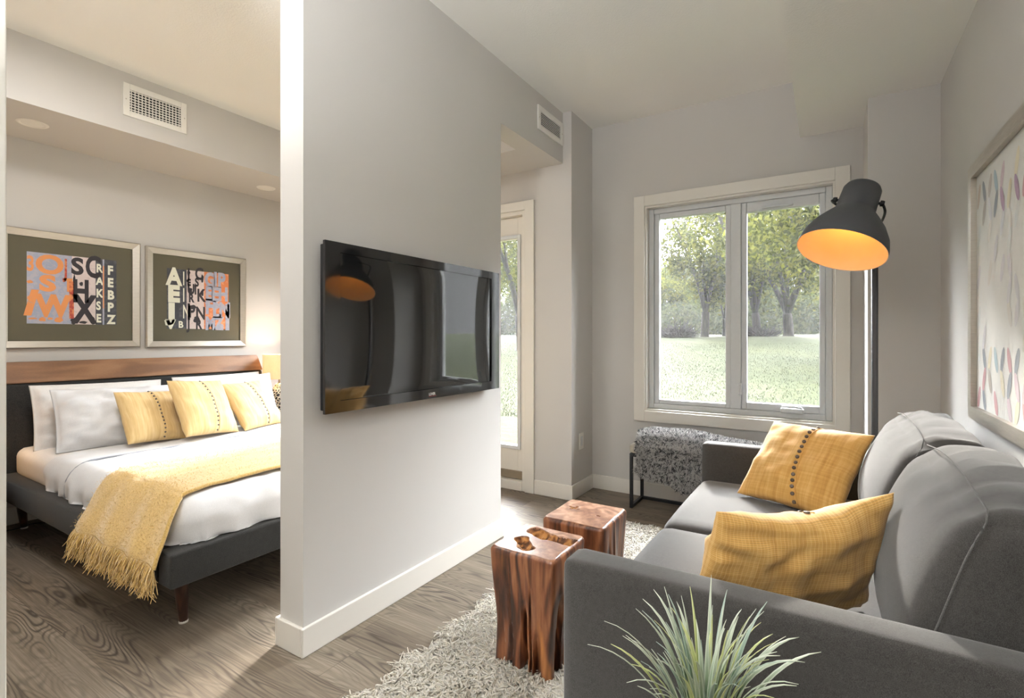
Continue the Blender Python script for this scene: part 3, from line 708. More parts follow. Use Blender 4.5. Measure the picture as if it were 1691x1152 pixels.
# things folded over the mattress edge
EX1, EY0, EY1 = -2.118, .985, 2.51   # edges of the made bed
def drape(x, y, lift, r=.06, ex=EX1, ey0=EY0, ey1=EY1, zt=MZ1):
    """flat cloth point (x, y) laid over the bed -> 3-D"""
    ix, iy = min(x, ex-r), min(max(y, ey0+r), ey1-r); ox, oy = x-ix, y-iy
    o_ = math.hypot(ox, oy)
    if o_ < 1e-9: return Vector((x, y, zt+lift))
    n = (ox/o_, oy/o_); R = r+lift
    a = min(o_/r, PI/2); h = R*math.sin(a); v = R*(1-math.cos(a))+max(0, o_-r*PI/2)
    return Vector((ix+n[0]*h, iy+n[1]*h, zt+lift-v))
def cloth(name, x0, x1, y0, y1, nu, nv, lift, label, cat, mat, wr=.006, seed=0, zmin=.348, thick=.0, shape=None, **k):
    P = np.zeros((nu, nv, 3))
    for i in range(nu):
        for j in range(nv):
            x, y = x0+(x1-x0)*i/(nu-1), y0+(y1-y0)*j/(nv-1)
            if shape: x, y = shape(x, y)
            w = wr*(nz(x*7+seed, y*7, .3)+.6*nz(x*17, y*15+seed, 2.1))+lift
            p = drape(x, y, max(.004, w), **k)
            side = max(0, (MZ1-.05-p.z))
            if side > 0:
                ripple = .010*math.sin((x if abs(y-1.75) > .72 else y)*38+3*nz(x*3, y*3, seed))*min(1, side/.1)
                n = Vector((0, -1, 0)) if y < EY0+.06 else (Vector((0, 1, 0)) if y > EY1-.06 else Vector((1, 0, 0)))
                p += n*(ripple+.004)
            if p.z < zmin: p.z = zmin-(.003*nz(x*30, y*30)); 
            P[i, j] = p
    me = grid_mesh(name, P); o = link(name, me, mat, None, True)
    if thick:
        m = o.modifiers.new('thickness', 'SOLIDIFY'); m.thickness = thick; m.offset = 1
    return tag(o, label, cat)
ov = .20
cloth('duvet', -3.22, EX1+ov*.98, EY0-ov, EY1+ov, 90, 96, .022, 'white duvet spread over the lower bed under the yellow throw', 'duvet', M['linen2'], .009, 3, r=.085)
bm = nb(); pts = [drape(-3.222+.02*nz(k*.2, 2), EY0-ov*.95+(EY1-EY0+1.9*ov)*k/70, .022, .085) for k in range(71)]
for p in pts: p.z = max(p.z, .352)
tube(bm, pts, .0055, 6); o = bpy.data.objects['duvet']; obj('piping', bm, plain('blue grey piping', srgb(150, 154, 162), .8), o, True, label='thin grey seam along the duvet edge')
cloth('top_sheet', -3.56, -3.20, EY0-ov, EY1+ov, 26, 96, .012, 'white sheet turned down between the pillows and the duvet', 'sheet', M['linen2'], .005, 9, r=.07)

# ---- pillows
def pillow(name, corners, thick, mat, label, cat, group=None, pinch=.07, sag=0.0, flange=0.0, wr=.010, seed=0, n=34, band=None, button=None, buttons=0, topsag=0.0, front=1):
    """corners TL, TR, BR, BL (3-D) as seen from its front"""
    TL, TR, BR, BL = [Vector(c) for c in corners]; ctr = (TL+TR+BR+BL)/4
    nrm = (TR-TL+BR-BL).cross(TL-BL+TR-BR).normalized()*-1   # out of the front
    nrm = -nrm
    t = thing(name, tuple(BL*.5+BR*.5), label, cat, group)
    def surf(u, v, s):
        # u, v in -1..1
        pu, pv = u*(1-pinch*(1-v*v)*abs(u)**2), v*(1-pinch*(1-u*u)*abs(v)**2)
        if topsag and v > 0: pv -= topsag*v*v*(1-u*u)**1.5
        a, b = (pu+1)/2, (pv+1)/2
        p = BL*(1-a)*(1-b)+BR*a*(1-b)+TR*a*b+TL*(1-a)*b
        uu, vv = min(1, abs(u)/(1-flange)), min(1, abs(v)/(1-flange))
        k = (max(0, 1-uu**2.4)*max(0, 1-vv**2.4))**.5
        h = thick*.5*k*(1-.18*sag*(v+1))+.0016*(1-max(abs(u), abs(v))**30)
        e = (1-uu**2)*(1-vv**2)
        ang = math.atan2(v, u); rad = math.hypot(u, v)
        w = wr*min(1, k*3)*(nz(u*2.2+seed*7, v*2.2, s)+.5*nz(u*5, v*5+seed*3, s)+.7*math.sin(ang*13+seed)*max(0, rad-.55)*nz(ang*2, seed, s))
        return p+nrm*s*(h+w)
    V, F, UV = [], [], []
    for s in (1, -1):
        base = len(V)
        for i in range(n+1):
            for j in range(n+1):
                f = lambda q: math.copysign(1-(1-abs(q))**1.35, q)
                u, v = f(-1+2*i/n), f(-1+2*j/n)
                V.append(surf(u, v, s)); UV.append(((u+1)/2, (v+1)/2))
        for i in range(n):
            for j in range(n):
                q = [base+i*(n+1)+j, base+(i+1)*(n+1)+j, base+(i+1)*(n+1)+j+1, base+i*(n+1)+j+1]
                F.append(q if s > 0 else q[::-1])
    me = bpy.data.meshes.new('cover'); me.from_pydata([tuple(v) for v in V], [], F)
    L = me.uv_layers.new(name='UVMap')
    for lp in me.loops: L.data[lp.index].uv = UV[lp.vertex_index]
    bm = nb(); bm.from_mesh(me); bmesh.ops.remove_doubles(bm, verts=bm.verts, dist=.0008); bm.to_mesh(me); bm.free()
    body = link('cover', me, mat, t, True)
    if band is not None:
        s = front
        P = np.zeros((2, 40, 3))
        bm = nb()
        tube(bm, [surf(band(v)+.055, v, s)+nrm*s*.0012 for v in np.linspace(-.98, .98, 40)], .0022, 6)
        obj('seam', bm, mat, t, True)
        for k in range(buttons):
            v = -.94+1.88*k/(buttons-1); u = band(v)
            p = surf(u, v, s); e1 = (surf(u+.02, v, s)-p).normalized(); e2 = (surf(u, v+.02, s)-p).normalized(); nn = e1.cross(e2).normalized()
            if nn.dot(nrm*s) < 0: nn = -nn
            bm = nb(); r_ = .0078 if button is M['button'] else .0052
            lathe(bm, [(.0001, .0042), (r_*.5, .0036), (r_*.85, .0042), (r_, .0022), (r_, -.001)], p+nn*.0006, nn, 12)
            obj('button', bm, button, t, True)
    return t
Vv = Vector
pillow('pillow', [(-4.02, 1.03, .865), (-3.99, 1.72, .855), (-3.88, 1.70, .49), (-3.90, 1.02, .49)], .15, M['linen'], 'rear white pillow at the left, against the dark headboard', 'pillow', 'white pillows', .03, .3, .055, .030, 1)
pillow('pillow', [(-3.845, 1.075, .845), (-3.80, 1.70, .83), (-3.62, 1.675, .487), (-3.66, 1.05, .50)], .19, M['linen2'], 'front white pillow at the left, beside the first yellow cushion', 'pillow', 'white pillows', .04, .3, .03, .030, 2)
pillow('pillow', [(-4.02, 1.80, .862), (-4.02, 2.46, .868), (-3.90, 2.46, .49), (-3.90, 1.80, .49)], .15, M['linen'], 'rear white pillow at the lamp end of the headboard', 'pillow', 'white pillows', .03, .3, .055, .030, 3)
pillow('pillow', [(-3.86, 1.80, .835), (-3.88, 2.47, .862), (-3.70, 2.45, .488), (-3.68, 1.79, .49)], .18, M['linen2'], 'front white pillow mostly hidden behind the middle and right yellow cushions', 'pillow', 'white pillows', .04, .3, .03, .030, 4)
SB = 'straw cushions on the bed'
pillow('cushion', [(-3.608, 1.301, .825), (-3.67, 1.641, .800), (-3.48, 1.643, .507), (-3.418, 1.303, .533)], .12, M['straw'], 'straw yellow buttoned cushion on the bed, the one touching the white pillow', 'cushion', SB, .05, .2, 0, .008, 5, band=lambda v: .16-.06*v*v+.05*v*-1, button=M['button_bed'], buttons=14)
pillow('cushion', [(-3.507, 1.542, .881), (-3.607, 1.926, .850), (-3.399, 1.94, .509), (-3.298, 1.556, .545)], .13, M['straw'], 'tallest straw yellow cushion, middle of the three on the bed', 'cushion', SB, .05, .2, 0, .009, 6, band=lambda v: .10-.04*v*v, button=M['button_bed'], buttons=14)
pillow('cushion', [(-3.601, 1.906, .823), (-3.717, 2.284, .822), (-3.49, 2.346, .507), (-3.374, 1.967, .512)], .12, M['straw'], 'straw yellow cushion on the bed next to the partition edge', 'cushion', SB, .05, .2, 0, .008, 7, band=lambda v: .12-.04*v*v, button=M['button_bed'], buttons=14)

# ---- yellow throw over the foot of the bed
NU, NV = 60, 120
prof = catmull([(0, 2.56, .40), (0, 2.50, .515), (0, 2.40, .548), (0, 1.9, .550), (0, 1.4, .549), (0, 1.10, .546), (0, 1.01, .528), (0, .955, .470), (0, .915, .395), (0, .885, .345), (0, .872, .31)], NV)
P = np.zeros((NU, NV, 3))
for j, q in enumerate(prof):
    k = j/(NV-1); hang = max(0, (q.z < .53)*(1.03-q.y)/.16) if q.y < 1.2 else 0
    xl = -2.815-.02*(1.9-q.y)+.04*hang; xr = -2.235+.05*min(1, max(0, (1.55-q.y)/.5))+.11*hang
    for i in range(NU):
        a = i/(NU-1); x = xl+(xr-xl)*a
        f = .009*min(1, hang)*math.sin(a*19+1.2*nz(a*4, k*3))+.006*nz(x*9, q.y*7, 4)
        bulge = .028*math.sin(PI*a)*0
        P[i, j] = (x+.006*nz(q.y*9, a*3), q.y-f-.004*min(1, hang), q.z+.004*nz(x*14, q.y*12, 8)-.010*(1-min(1, hang))*(abs(a-.5)*2)**6)
th = link('throw_blanket', grid_mesh('throw_blanket', P), M['mohair'], None, True)
m = th.modifiers.new('thickness', 'SOLIDIFY'); m.thickness = .012; m.offset = 1
tag(th, 'fringed yellow mohair throw laid across the foot of the bed', 'throw')
rng = np.random.default_rng(4)
e = P[:, -1]; nfr = 1100; pos = rng.uniform(0, NU-1.001, nfr); i0 = pos.astype(int); fr = (pos-i0)[:, None]
roots = e[i0]*(1-fr)+e[i0+1]*fr; roots[:, 2] += .006
clump = np.round(pos/2.1)*2.1
dirs = np.stack([(clump-pos)*.07+rng.normal(0, .09, nfr), -.16+rng.normal(0, .10, nfr), np.full(nfr, -1.0)], 1)
strands('fringe', roots, dirs, rng.uniform(.06, .115, nfr), .0022, .40, rng, 5, M['fringe'], th)
# fuzz of the mohair
idx = rng.integers(0, NU*NV, 5200); rp = P.reshape(-1, 3)[idx]+rng.normal(0, .004, (5200, 3)); rp[:, 2] += .006
dd_ = rng.normal(size=(5200, 3)); dd_[:, 2] = np.abs(dd_[:, 2])*.6+.35; dd_[:, 1] -= .3
strands('nap', rp, dd_, rng.uniform(.004, .010, 5200), .0007, .8, rng, 2, M['fringe'], th)['kind'] = 'stuff'

# ---- nightstands and bedside lamps
def nightstand(x, y0, y1, label):
    t = thing('nightstand', (x, (y0+y1)/2, 0), label, 'nightstand', 'nightstands')
    x0, x1 = -4.25, x
    bm = nb(); box(bm, x0, x1, y0, y1, .48, .505, .004); box(bm, x0, x1-.01, y0, y0+.02, .06, .48, .002); box(bm, x0, x1-.01, y1-.02, y1, .06, .48, .002); box(bm, x0, x1-.01, y0+.02, y1-.02, .06, .08); box(bm, x0, x0+.01, y0+.02, y1-.02, .08, .48)
    obj('body', bm, M['night_wood'], t)
    for k in range(2):
        bm = nb(); box(bm, x1-.03, x1-.008, y0+.024, y1-.024, .09+.197*k, .277+.197*k, .004); d_ = obj('drawer', bm, M['night_wood'], t)
        bm = nb(); lathe(bm, [(.0001, .022), (.010, .020), (.012, .012), (.006, 0)], (x1-.008, (y0+y1)/2, .185+.197*k), (1, 0, 0), 14); obj('knob', bm, M['silver'], d_, True)
    for sx in (x0+.03, x1-.05):
        for sy in (y0+.03, y1-.03):
            bm = nb(); tube(bm, [(sx, sy, .06), (sx, sy, 0)], [.016, .012], 10); obj('leg', bm, M['leg_wood'], t, True, auto=40)
nightstand(-3.66, .37, .848, 'wooden nightstand at the near side of the bed, only its edge showing')
nightstand(-3.80, 2.62, 3.06, 'wooden nightstand under the lamp beyond the bed')
def shade_mat():
    t = NT('cream lamp shade'); f = t.noise(t.coord('Object', (1, 1, .2)), 260, 2)
    t.t.nodes.remove(t.b); di = t.n('ShaderNodeBsdfDiffuse'); tl = t.n('ShaderNodeBsdfTranslucent'); mx = t.n('ShaderNodeMixShader'); mx.inputs[0].default_value = .45
    c = t.mix(f, srgb(236, 222, 198), srgb(250, 240, 222)); t.l(c, di.inputs[0]); t.l(c, tl.inputs[0])
    t.l(di.outputs[0], mx.inputs[1]); t.l(tl.outputs[0], mx.inputs[2]); t.l(mx.outputs[0], t.out.inputs[0]); return t.m
M['shade'] = shade_mat()
def mosaic():
    t = NT('black and white ceramic'); v = t.n('ShaderNodeTexVoronoi', feature='DISTANCE_TO_EDGE'); t.l(t.coord(), v.inputs[0]); v.inputs['Scale'].default_value = 48
    t.set(Base_Color=t.ramp(v.outputs[0], [(.10, srgb(216, 208, 190)), (.16, srgb(28, 28, 30))]), Roughness=.25); return t.m
M['mosaic'] = mosaic()
def bulb(parent, c, r, color, strength):
    e = NT('lit bulb'); e.set(Base_Color=(1, 1, 1, 1)); e.b.inputs['Emission Color'].default_value = color; e.b.inputs['Emission Strength'].default_value = strength
    bm = nb(); bmesh.ops.create_uvsphere(bm, u_segments=14, v_segments=10, radius=r)
    for v in bm.verts: v.co += Vector(c)
    return obj('bulb', bm, e.m, parent, True)
def table_lamp(x, y, z, label, power):
    t = thing('table_lamp', (x, y, z), label, 'lamp', 'bedside lamps')
    bm = nb(); lathe(bm, [(.0001, 0), (.055, 0), (.06, .012), (.045, .02), (.05, .045), (.075, .09), (.078, .13), (.06, .19), (.035, .235), (.022, .25), (.0001, .255)], (x, y, z), n=28); obj('base', bm, M['mosaic'], t, True)
    bm = nb(); tube(bm, [(x, y, z+.25), (x, y, z+.36)], .007, 10); obj('stem', bm, M['silver'], t, True)
    bm = nb(); lathe(bm, [(.128, .292), (.130, .292), (.130, .50), (.128, .50), (.128, .292)], (x, y, z), n=40); obj('lamp_shade', bm, M['shade'], t, True, label='glowing cream drum shade', auto=40)
    bulb(t, (x, y, z+.40), .028, (1, .60, .27, 1), power)
table_lamp(-4.03, 2.652, .505, 'lit bedside lamp with cream drum shade and patterned base beyond the headboard', 230)
table_lamp(-4.03, .60, .505, 'lit bedside lamp on the near nightstand outside the left edge', 190)
bm = nb(); tube(bm, catmull([(-4.22, .86, .16), (-4.17, .90, .03), (-4.1, .97, .012), (-3.98, 1.06, .05), (-3.93, 1.2, .012), (-3.98, 1.36, .012)], 40), .004, 6)
o = obj('power_cord', bm, M['black_metal'], None, True); tag(o, 'thin black cord on the floor by the rear bed leg', 'cord')

# ================================================================== SOFA
SX0, SX1, SY0, SY1 = -.54, .455, 1.09, 2.755
t = thing('sofa', ((SX0+SX1)/2, (SY0+SY1)/2, 0), 'two seat charcoal grey fabric sofa along the right wall', 'sofa')
AT = .098
for y0, y1 in ((SY0, SY0+AT), (SY1-AT, SY1)):
    bm = rounded(SX0, SX1-.02, y0, y1, .10, .622, .018, 12, (.004, .006, .004)); obj('arm', bm, M['sofa'], t, True)
bm = rounded(SX0+.012, SX1-.02, SY0+AT+.001, SY1-AT-.001, .10, .292, .015, 6); obj('seat_base', bm, M['sofa'], t, True)
bm = rounded(.315, SX1, SY0+AT+.001, SY1-AT-.001, .293, .70, .03, 8); obj('back_frame', bm, M['sofa'], t, True)
YM = (SY0+SY1)/2
for k, (y0, y1) in enumerate(((SY0+AT+.004, YM-.003), (YM+.003, SY1-AT-.004))):
    bm = rounded(SX0+.004, .20, y0, y1, .294, .452, .042, 14, (.012, .0, .014)); obj('seat_cushion', bm, M['sofa'], t, True)
def back_deform(k):
    def f(v, p):
        h = (v.z-.455)/.40
        v.x += .115*h+.05*max(0, h)**2*0
        if p.x < 0: v.x -= .035*math.sin(PI*min(1, max(0, h)))*(1-p.y*p.y)
        if h > .7:
            wv = .016*(h-.7)/.3*math.sin(v.y*75+5*nz(v.y*7, v.x*4, k)+v.x*10)*(1-p.y**6)*(.5+nz(v.y*5, k*3.0))
            v.z += wv
        return v
    return f
for k, (y0, y1) in enumerate(((SY0+AT+.006, YM-.002), (YM+.002, SY1-AT-.006))):
    bm = rounded(.115, .31, y0, y1, .456, .835, .06, 22, (.03, .0, .03), back_deform(k)); c = obj('back_cushion', bm, M['sofa'], t, True)
    bm = nb(); yy = y0+.010
    def pt(y, z):
        h = (z-.455)/.40; return Vector((.128+.115*h, y, z))
    pts = catmull([(.122, yy, .47), (.168, yy-.006, .62), (.207, yy-.006, .75), (.238, yy+.004, .822)], 24)+catmull([(.244, yy+.03, .838), (.243, (y0+y1)/2-.1, .862), (.243, (y0+y1)/2+.1, .862), (.244, y1-.03, .838)], 30)
    tube(bm, pts, .0017, 6); obj('seam', bm, M['sofa_seam'], c, True)
for x, y in ((SX0+.07, SY0+.06), (SX0+.07, SY1-.06), (SX1-.09, SY0+.06), (SX1-.09, SY1-.06)):
    bm = nb(); tube(bm, [(x, y, .10), (x, y, .012 if False else 0)], [.022, .016], 12); obj('leg', bm, M['leg_wood'], t, True, auto=40)

pillow('throw_pillow', [(-.213, 2.625, .765), (.156, 2.445, .765), (.031, 2.205, .475), (-.337, 2.385, .475)], .13, M['yellow'], 'mustard cushion with a row of brown buttons, leaning on the far sofa arm', 'cushion', None, .05, .2, 0, .012, 11, band=lambda v: .12-.10*v+.12*v*v-.10, button=M['button'], buttons=15)
pillow('throw_pillow', [(-.223, 1.262, .742), (.138, 1.560, .768), (.070, 1.560, .466), (-.300, 1.285, .466)], .14, M['yellow_plaid'], 'mustard checked cushion slumped behind the near sofa arm', 'cushion', None, .04, .2, 0, .016, 12, topsag=.22, band=lambda v: .1, button=M['button'], buttons=13, front=-1)

# ================================================================== PLANT ON AN END TABLE BESIDE THE NEAR ARM
PX, PY = -.165, .84
t = thing('end_table', (PX, PY, 0), 'small round dark end table below the grass plant', 'table')
bm = nb(); lathe(bm, [(.0001, .39), (.19, .39), (.195, .397), (.195, .407), (.19, .412), (.0001, .412)], (PX, PY, 0), n=48); obj('tabletop', bm, M['leg_wood'], t, True, auto=40)
for k in range(3):
    a = 2*PI*k/3+.4; bm = nb(); tube(bm, [(PX+.08*math.cos(a), PY+.08*math.sin(a), .39), (PX+.16*math.cos(a), PY+.16*math.sin(a), 0)], [.014, .010], 10); obj('leg', bm, M['leg_wood'], t, True, auto=40)
t = thing('grass_plant', (PX, PY, .412), 'tufted green and white grass plant in front of the sofa arm', 'plant')
bm = nb(); lathe(bm, [(.0001, .412), (.048, .412), (.062, .505), (.064, .510), (.058, .510), (.055, .495), (.0001, .495)], (PX, PY, 0), n=36); obj('pot', bm, M['white'], t, True, auto=40)
def leaf_mat(name, edge, mid):
    t = NT(name); tc = t.n('ShaderNodeTexCoord'); sp = t.n('ShaderNodeSeparateXYZ'); t.l(tc.outputs['UV'], sp.inputs[0])
    d = t.math('ABSOLUTE', t.math('SUBTRACT', sp.outputs[1], .5))
    along = t.ramp(sp.outputs[0], [(0, srgb(52, 78, 48)), (.35, mid), (1, edge)])
    t.set(Base_Color=t.mix(t.math('GREATER_THAN', d, .27), along, edge), Roughness=.4)
    return t.m
M['blade'] = [leaf_mat('variegated grass blade', srgb(206, 214, 196), srgb(92, 122, 76)), leaf_mat('yellow green grass blade', srgb(206, 212, 150), srgb(134, 152, 78)), leaf_mat('grey green grass blade', srgb(172, 190, 178), srgb(84, 112, 84))]
rp_ = random.Random(8); V, F, UV, MI = [], [], [], []
def blade(az, lean, L, w, curl, mi, r0):
    n = 12; p = Vector((PX+r0*math.cos(az), PY+r0*math.sin(az), .49)); d = Vector((math.cos(az), math.sin(az), 0)); s = Vector((-d.y, d.x, 0)); th = lean; b0 = len(V); tw = rp_.uniform(-.5, .5)
    for i in range(n+1):
        k = i/n; ww = w*(math.sin(PI*min(1, .18+k*.62))**.8)*(1-k**5)+.0003
        tang = d*math.sin(th)+Vector((0, 0, 1))*math.cos(th); nrm = d*math.cos(th)-Vector((0, 0, 1))*math.sin(th)
        ss = s*math.cos(tw*k)+nrm*math.sin(tw*k)
        for q, lift in ((-1, .25), (0, 0), (1, .25)): V.append(p+ss*ww*q-nrm*ww*lift); UV.append((k, .5+q*.5))
        p = p+tang*L/n; th += curl*(k**1.3)*1.9/n*2
    for i in range(n):
        for q in range(2):
            a = b0+i*3+q; F.append((a, a+1, a+4, a+3)); MI.append(mi)
for k in range(120):
    az = rp_.uniform(0, 2*PI); ln = abs(rp_.gauss(.15, .15))
    blade(az, min(ln, .7), rp_.uniform(.13, .255), rp_.uniform(.0022, .0042), rp_.uniform(.2, .95), rp_.choice((0, 0, 1, 2)), rp_.uniform(.004, .03))
for az, ln, L, cu in ((PI+.55, .5, .25, .7), (PI+.35, .32, .25, .8), (.55, .52, .24, .7), (.75, .4, .24, .9), (PI+.8, .28, .24, .6), (.3, .22, .23, 1.1)): blade(az, ln, L, .0042, cu, 0, .02)
me = bpy.data.meshes.new('foliage'); me.from_pydata([tuple(v) for v in V], [], F); L = me.uv_layers.new(name='UVMap')
for lp in me.loops: L.data[lp.index].uv = UV[lp.vertex_index]
me.polygons.foreach_set('material_index', MI); o = link('foliage', me, M['blade'], t, True)
sm = o.modifiers.new('thickness', 'SOLIDIFY'); sm.thickness = .0006

# ================================================================== STUMP TABLES
def stump_wood():
    t = NT('polished teak root'); v = t.coord('Object', (6, 6, 1.0)); n1 = t.noise(v, 1.4, 2, .5, .8)
    rg = t.math('MULTIPLY_ADD', t.math('SINE', t.math('MULTIPLY', n1, 34)), .5, .5); n2 = t.noise(t.coord('Object', (26, 26, 2.2)), 2.4, 5, .7)
    k = t.math('ADD', t.math('MULTIPLY', rg, .35), t.math('MULTIPLY', n2, .65))
    c = t.ramp(k, [(.26, srgb(42, 22, 15)), (.42, srgb(88, 50, 32)), (.58, srgb(122, 74, 48)), (.78, srgb(158, 106, 70))])
    cr = t.noise(t.coord('Object', (16, 16, 1.4), (3, 1, 0)), 1.8, 3, .6); crm = t.n('ShaderNodeMapRange'); t.l(cr, crm.inputs[0]); crm.inputs[1].default_value = .33; crm.inputs[2].default_value = .27
    c = t.mix(t.math('MULTIPLY', crm.outputs[0], .8), c, srgb(34, 20, 14))
    am = t.noise(t.coord('Object', (7, 7, 1.2), (9, 4, 2)), 2.2, 2); ama = t.n('ShaderNodeMapRange'); t.l(am, ama.inputs[0]); ama.inputs[1].default_value = .60; ama.inputs[2].default_value = .72
    c = t.mix(t.math('MULTIPLY', ama.outputs[0], .6), c, srgb(196, 128, 66))
    t.set(Base_Color=c, Roughness=t.math('MULTIPLY_ADD', n2, .25, .22)); t.b.inputs['Coat Weight'].default_value = .25; t.b.inputs['Coat Roughness'].default_value = .2
    t.bump(k, .3, .004); return t.m
def stump_top():
    t = NT('polished teak end grain'); v = t.coord('Object'); n1 = t.noise(v, 5.0, 2, .5, .8)
    rg = t.math('MULTIPLY_ADD', t.math('SINE', t.math('MULTIPLY', n1, 46)), .5, .5); n2 = t.noise(v, 40, 4, .65)
    k = t.math('ADD', t.math('MULTIPLY', rg, .3), t.math('MULTIPLY', n2, .7))
    t.set(Base_Color=t.ramp(k, [(.28, srgb(112, 74, 54)), (.5, srgb(150, 110, 86)), (.75, srgb(186, 148, 122))]), Roughness=.3); t.b.inputs['Coat Weight'].default_value = .1; t.b.inputs['Coat Roughness'].default_value = .15
    t.bump(k, .12, .003); return t.m
M['stump'], M['stump_top'] = stump_wood(), stump_top()
M['cavity'] = wood('raw orange wood in the hollow', srgb(58, 32, 16), srgb(136, 86, 42), srgb(196, 140, 78), (9, 9, 9), 18, .7, .5)
def stump(c, hx, hy, H, seed, cavity, notch, label, crev, z0=.013):
    t = thing('stump_table', (c[0], c[1], z0), label, 'table', 'wood block tables')
    NA, NZ = 240, 70; V, F, MI = [], [], []
    def rad(a, zf):
        cs, sn = math.cos(a), math.sin(a); e = 16.0
        r = 1/((abs(cs)/hx)**e+(abs(sn)/hy)**e)**(1/e)
        top = max(0, 1-zf); g = nz(cs*1.7+seed, sn*1.7, zf*.9)
        g2 = nz(cs*6+seed, sn*6, zf*1.3)
        d = .030*g*min(1, top*1.6)+.007*g2*min(1, top*2.2)
        for ca, wd, dep, zt in crev:
            dl = abs((a-math.radians(ca)-.10*nz(zf*3, ca)*top+PI) % (2*PI)-PI)
            d -= dep*max(0, 1-dl/(wd*(.5+.8*top)))**.7*max(0, min(1, (zt-zf)/.35))
        return r+d-.012*top*notch-.006*max(0, zf-.97)/.03
    for j in range(NZ+1):
        zf = j/NZ
        for i in range(NA):
            a = 2*PI*i/NA; r = rad(a, zf); up = max(0, nz(math.cos(a)*3+seed, math.sin(a)*3, 7.7))*.09*notch*(1-zf)**3
            rr = r-.004*(1 if j == NZ else 0)
            V.append((c[0]+rr*math.cos(a), c[1]+rr*math.sin(a), z0+up+(H-z0)*zf))
    for j in range(NZ):
        for i in range(NA): F.append((j*NA+i, j*NA+(i+1) % NA, (j+1)*NA+(i+1) % NA, (j+1)*NA+i)); MI.append(0)
    NR = 60; prev = NZ*NA
    for k in range(1, NR+1):
        s = 1-k/NR if k < NR else 0.0
        base = len(V)
        cnt = NA if k < NR else 1
        for i in range(cnt):
            a = 2*PI*i/NA; r = (rad(a, 1)-.004)*s; x, y = c[0]+r*math.cos(a), c[1]+r*math.sin(a)
            dpt = cavity(x-c[0], y-c[1]); V.append((x, y, H+.001+.002*nz(x*9, y*9, seed)-dpt))
        for i in range(NA):
            q = (prev+i, prev+(i+1) % NA, base+(i+1) % NA, base+i) if cnt > 1 else (prev+i, prev+(i+1) % NA, base)
            F.append(q); zz = [V[w_][2] for w_ in q]; MI.append(2 if min(zz) < H-.006 else 1)
        prev = base
    me = bpy.data.meshes.new('block'); me.from_pydata(V, [], F); me.polygons.foreach_set('material_index', MI)
    o = link('block', me, [M['stump'], M['stump_top'], M['cavity']], t, True); me.set_sharp_from_angle(angle=math.radians(50))
def seg_d(x, y, pts):
    best = 9
    for (x0, y0), (x1, y1) in zip(pts, pts[1:]):
        l2 = (x1-x0)**2+(y1-y0)**2; k = max(0, min(1, ((x-x0)*(x1-x0)+(y-y0)*(y1-y0))/l2)); best = min(best, math.hypot(x-x0-k*(x1-x0), y-y0-k*(y1-y0)))
    return best
def cav1(x, y):
    d1 = seg_d(x, y, [(-.055, .075), (-.005, .05), (.05, .045), (.13, .045)])+.012*nz(x*30, y*30, 2)
    d2 = seg_d(x, y, [(-.06, -.02), (-.03, -.055), (-.005, -.075)])+.010*nz(x*30, y*30, 5)
    w1 = .031+.10*max(0, x)*.2; m = max(0, 1-d1/w1)**.6*.030 if d1 < w1 else 0
    n_ = max(0, 1-d2/.027)**.6*.030 if d2 < .027 else 0
    return max(m, n_)*(1+.5*nz(x*60, y*60, 1))
def cav2(x, y):
    d = min(seg_d(x, y, [(-.085, .035), (-.045, .02)]), seg_d(x, y, [(-.075, .012), (-.058, .045)]), seg_d(x, y, [(.055, -.01), (.066, -.012)])+.003)+.003*nz(x*80, y*80)
    return max(0, 1-d/.008)*.014
stump((-.878, 1.585), .128, .130, .425, 3.0, cav1, 1.0, 'wood block table with a long hollow in its top, nearest the sofa arm', [(-86, .10, .045, .62), (-112, .06, .014, .95), (-63, .09, .04, .45), (-30, .12, .05, .7), (-128, .05, .015, .5), (60, .1, .04, .6), (150, .1, .04, .6), (-74, .03, .02, .85)])
stump((-.858, 1.955), .134, .140, .420, 8.5, cav2, .55, 'smoother wood block table with a star shaped crack, behind the hollowed one', [(-100, .08, .012, .6), (20, .08, .012, .5), (170, .1, .02, .7)])

# ================================================================== SHAG RUG
RX0, RX1, RY0, RY1 = -1.228, .30, .62, 2.97
t = thing('shag_rug', ((RX0+RX1)/2, (RY0+RY1)/2, 0), 'cream shag rug under the sofa and wood block tables', 'rug')
M['rug_base'] = fabric('woven rug backing', srgb(226, 220, 208), srgb(240, 236, 226), 200)
bm = nb(); box(bm, RX0, RX1, RY0, RY1, .001, .012, .003); obj('backing', bm, M['rug_base'], t)
def yarn():
    t = NT('cream rug yarn'); t.t.nodes.remove(t.b); f = t.noise(t.coord(), 60, 2); c = t.ramp(f, [(.3, srgb(243, 236, 222)), (.7, srgb(253, 250, 244))])
    di = t.n('ShaderNodeBsdfDiffuse'); tl = t.n('ShaderNodeBsdfTranslucent'); mx = t.n('ShaderNodeMixShader'); mx.inputs[0].default_value = .42
    t.l(c, di.inputs[0]); t.l(c, tl.inputs[0]); t.l(di.outputs[0], mx.inputs[1]); t.l(tl.outputs[0], mx.inputs[2]); t.l(mx.outputs[0], t.out.inputs[0]); return t.m
M['yarn'] = yarn()
rng = np.random.default_rng(11); N = 58000
rx = rng.uniform(RX0-.005, -.30, N); ry = rng.uniform(RY0, RY1+.005, N)
keep = ~(((np.abs(rx+.878) < .105) & (np.abs(ry-1.585) < .105)) | ((np.abs(rx+.858) < .12) & (np.abs(ry-1.955) < .125)) | ((rx > SX0+.1) & (ry > SY0+.1)))
rx, ry = rx[keep], ry[keep]; N = len(rx)
cl = np.stack([np.sin(rx*31+np.sin(ry*23)*2), np.cos(ry*29+np.sin(rx*19)*2)], 1)
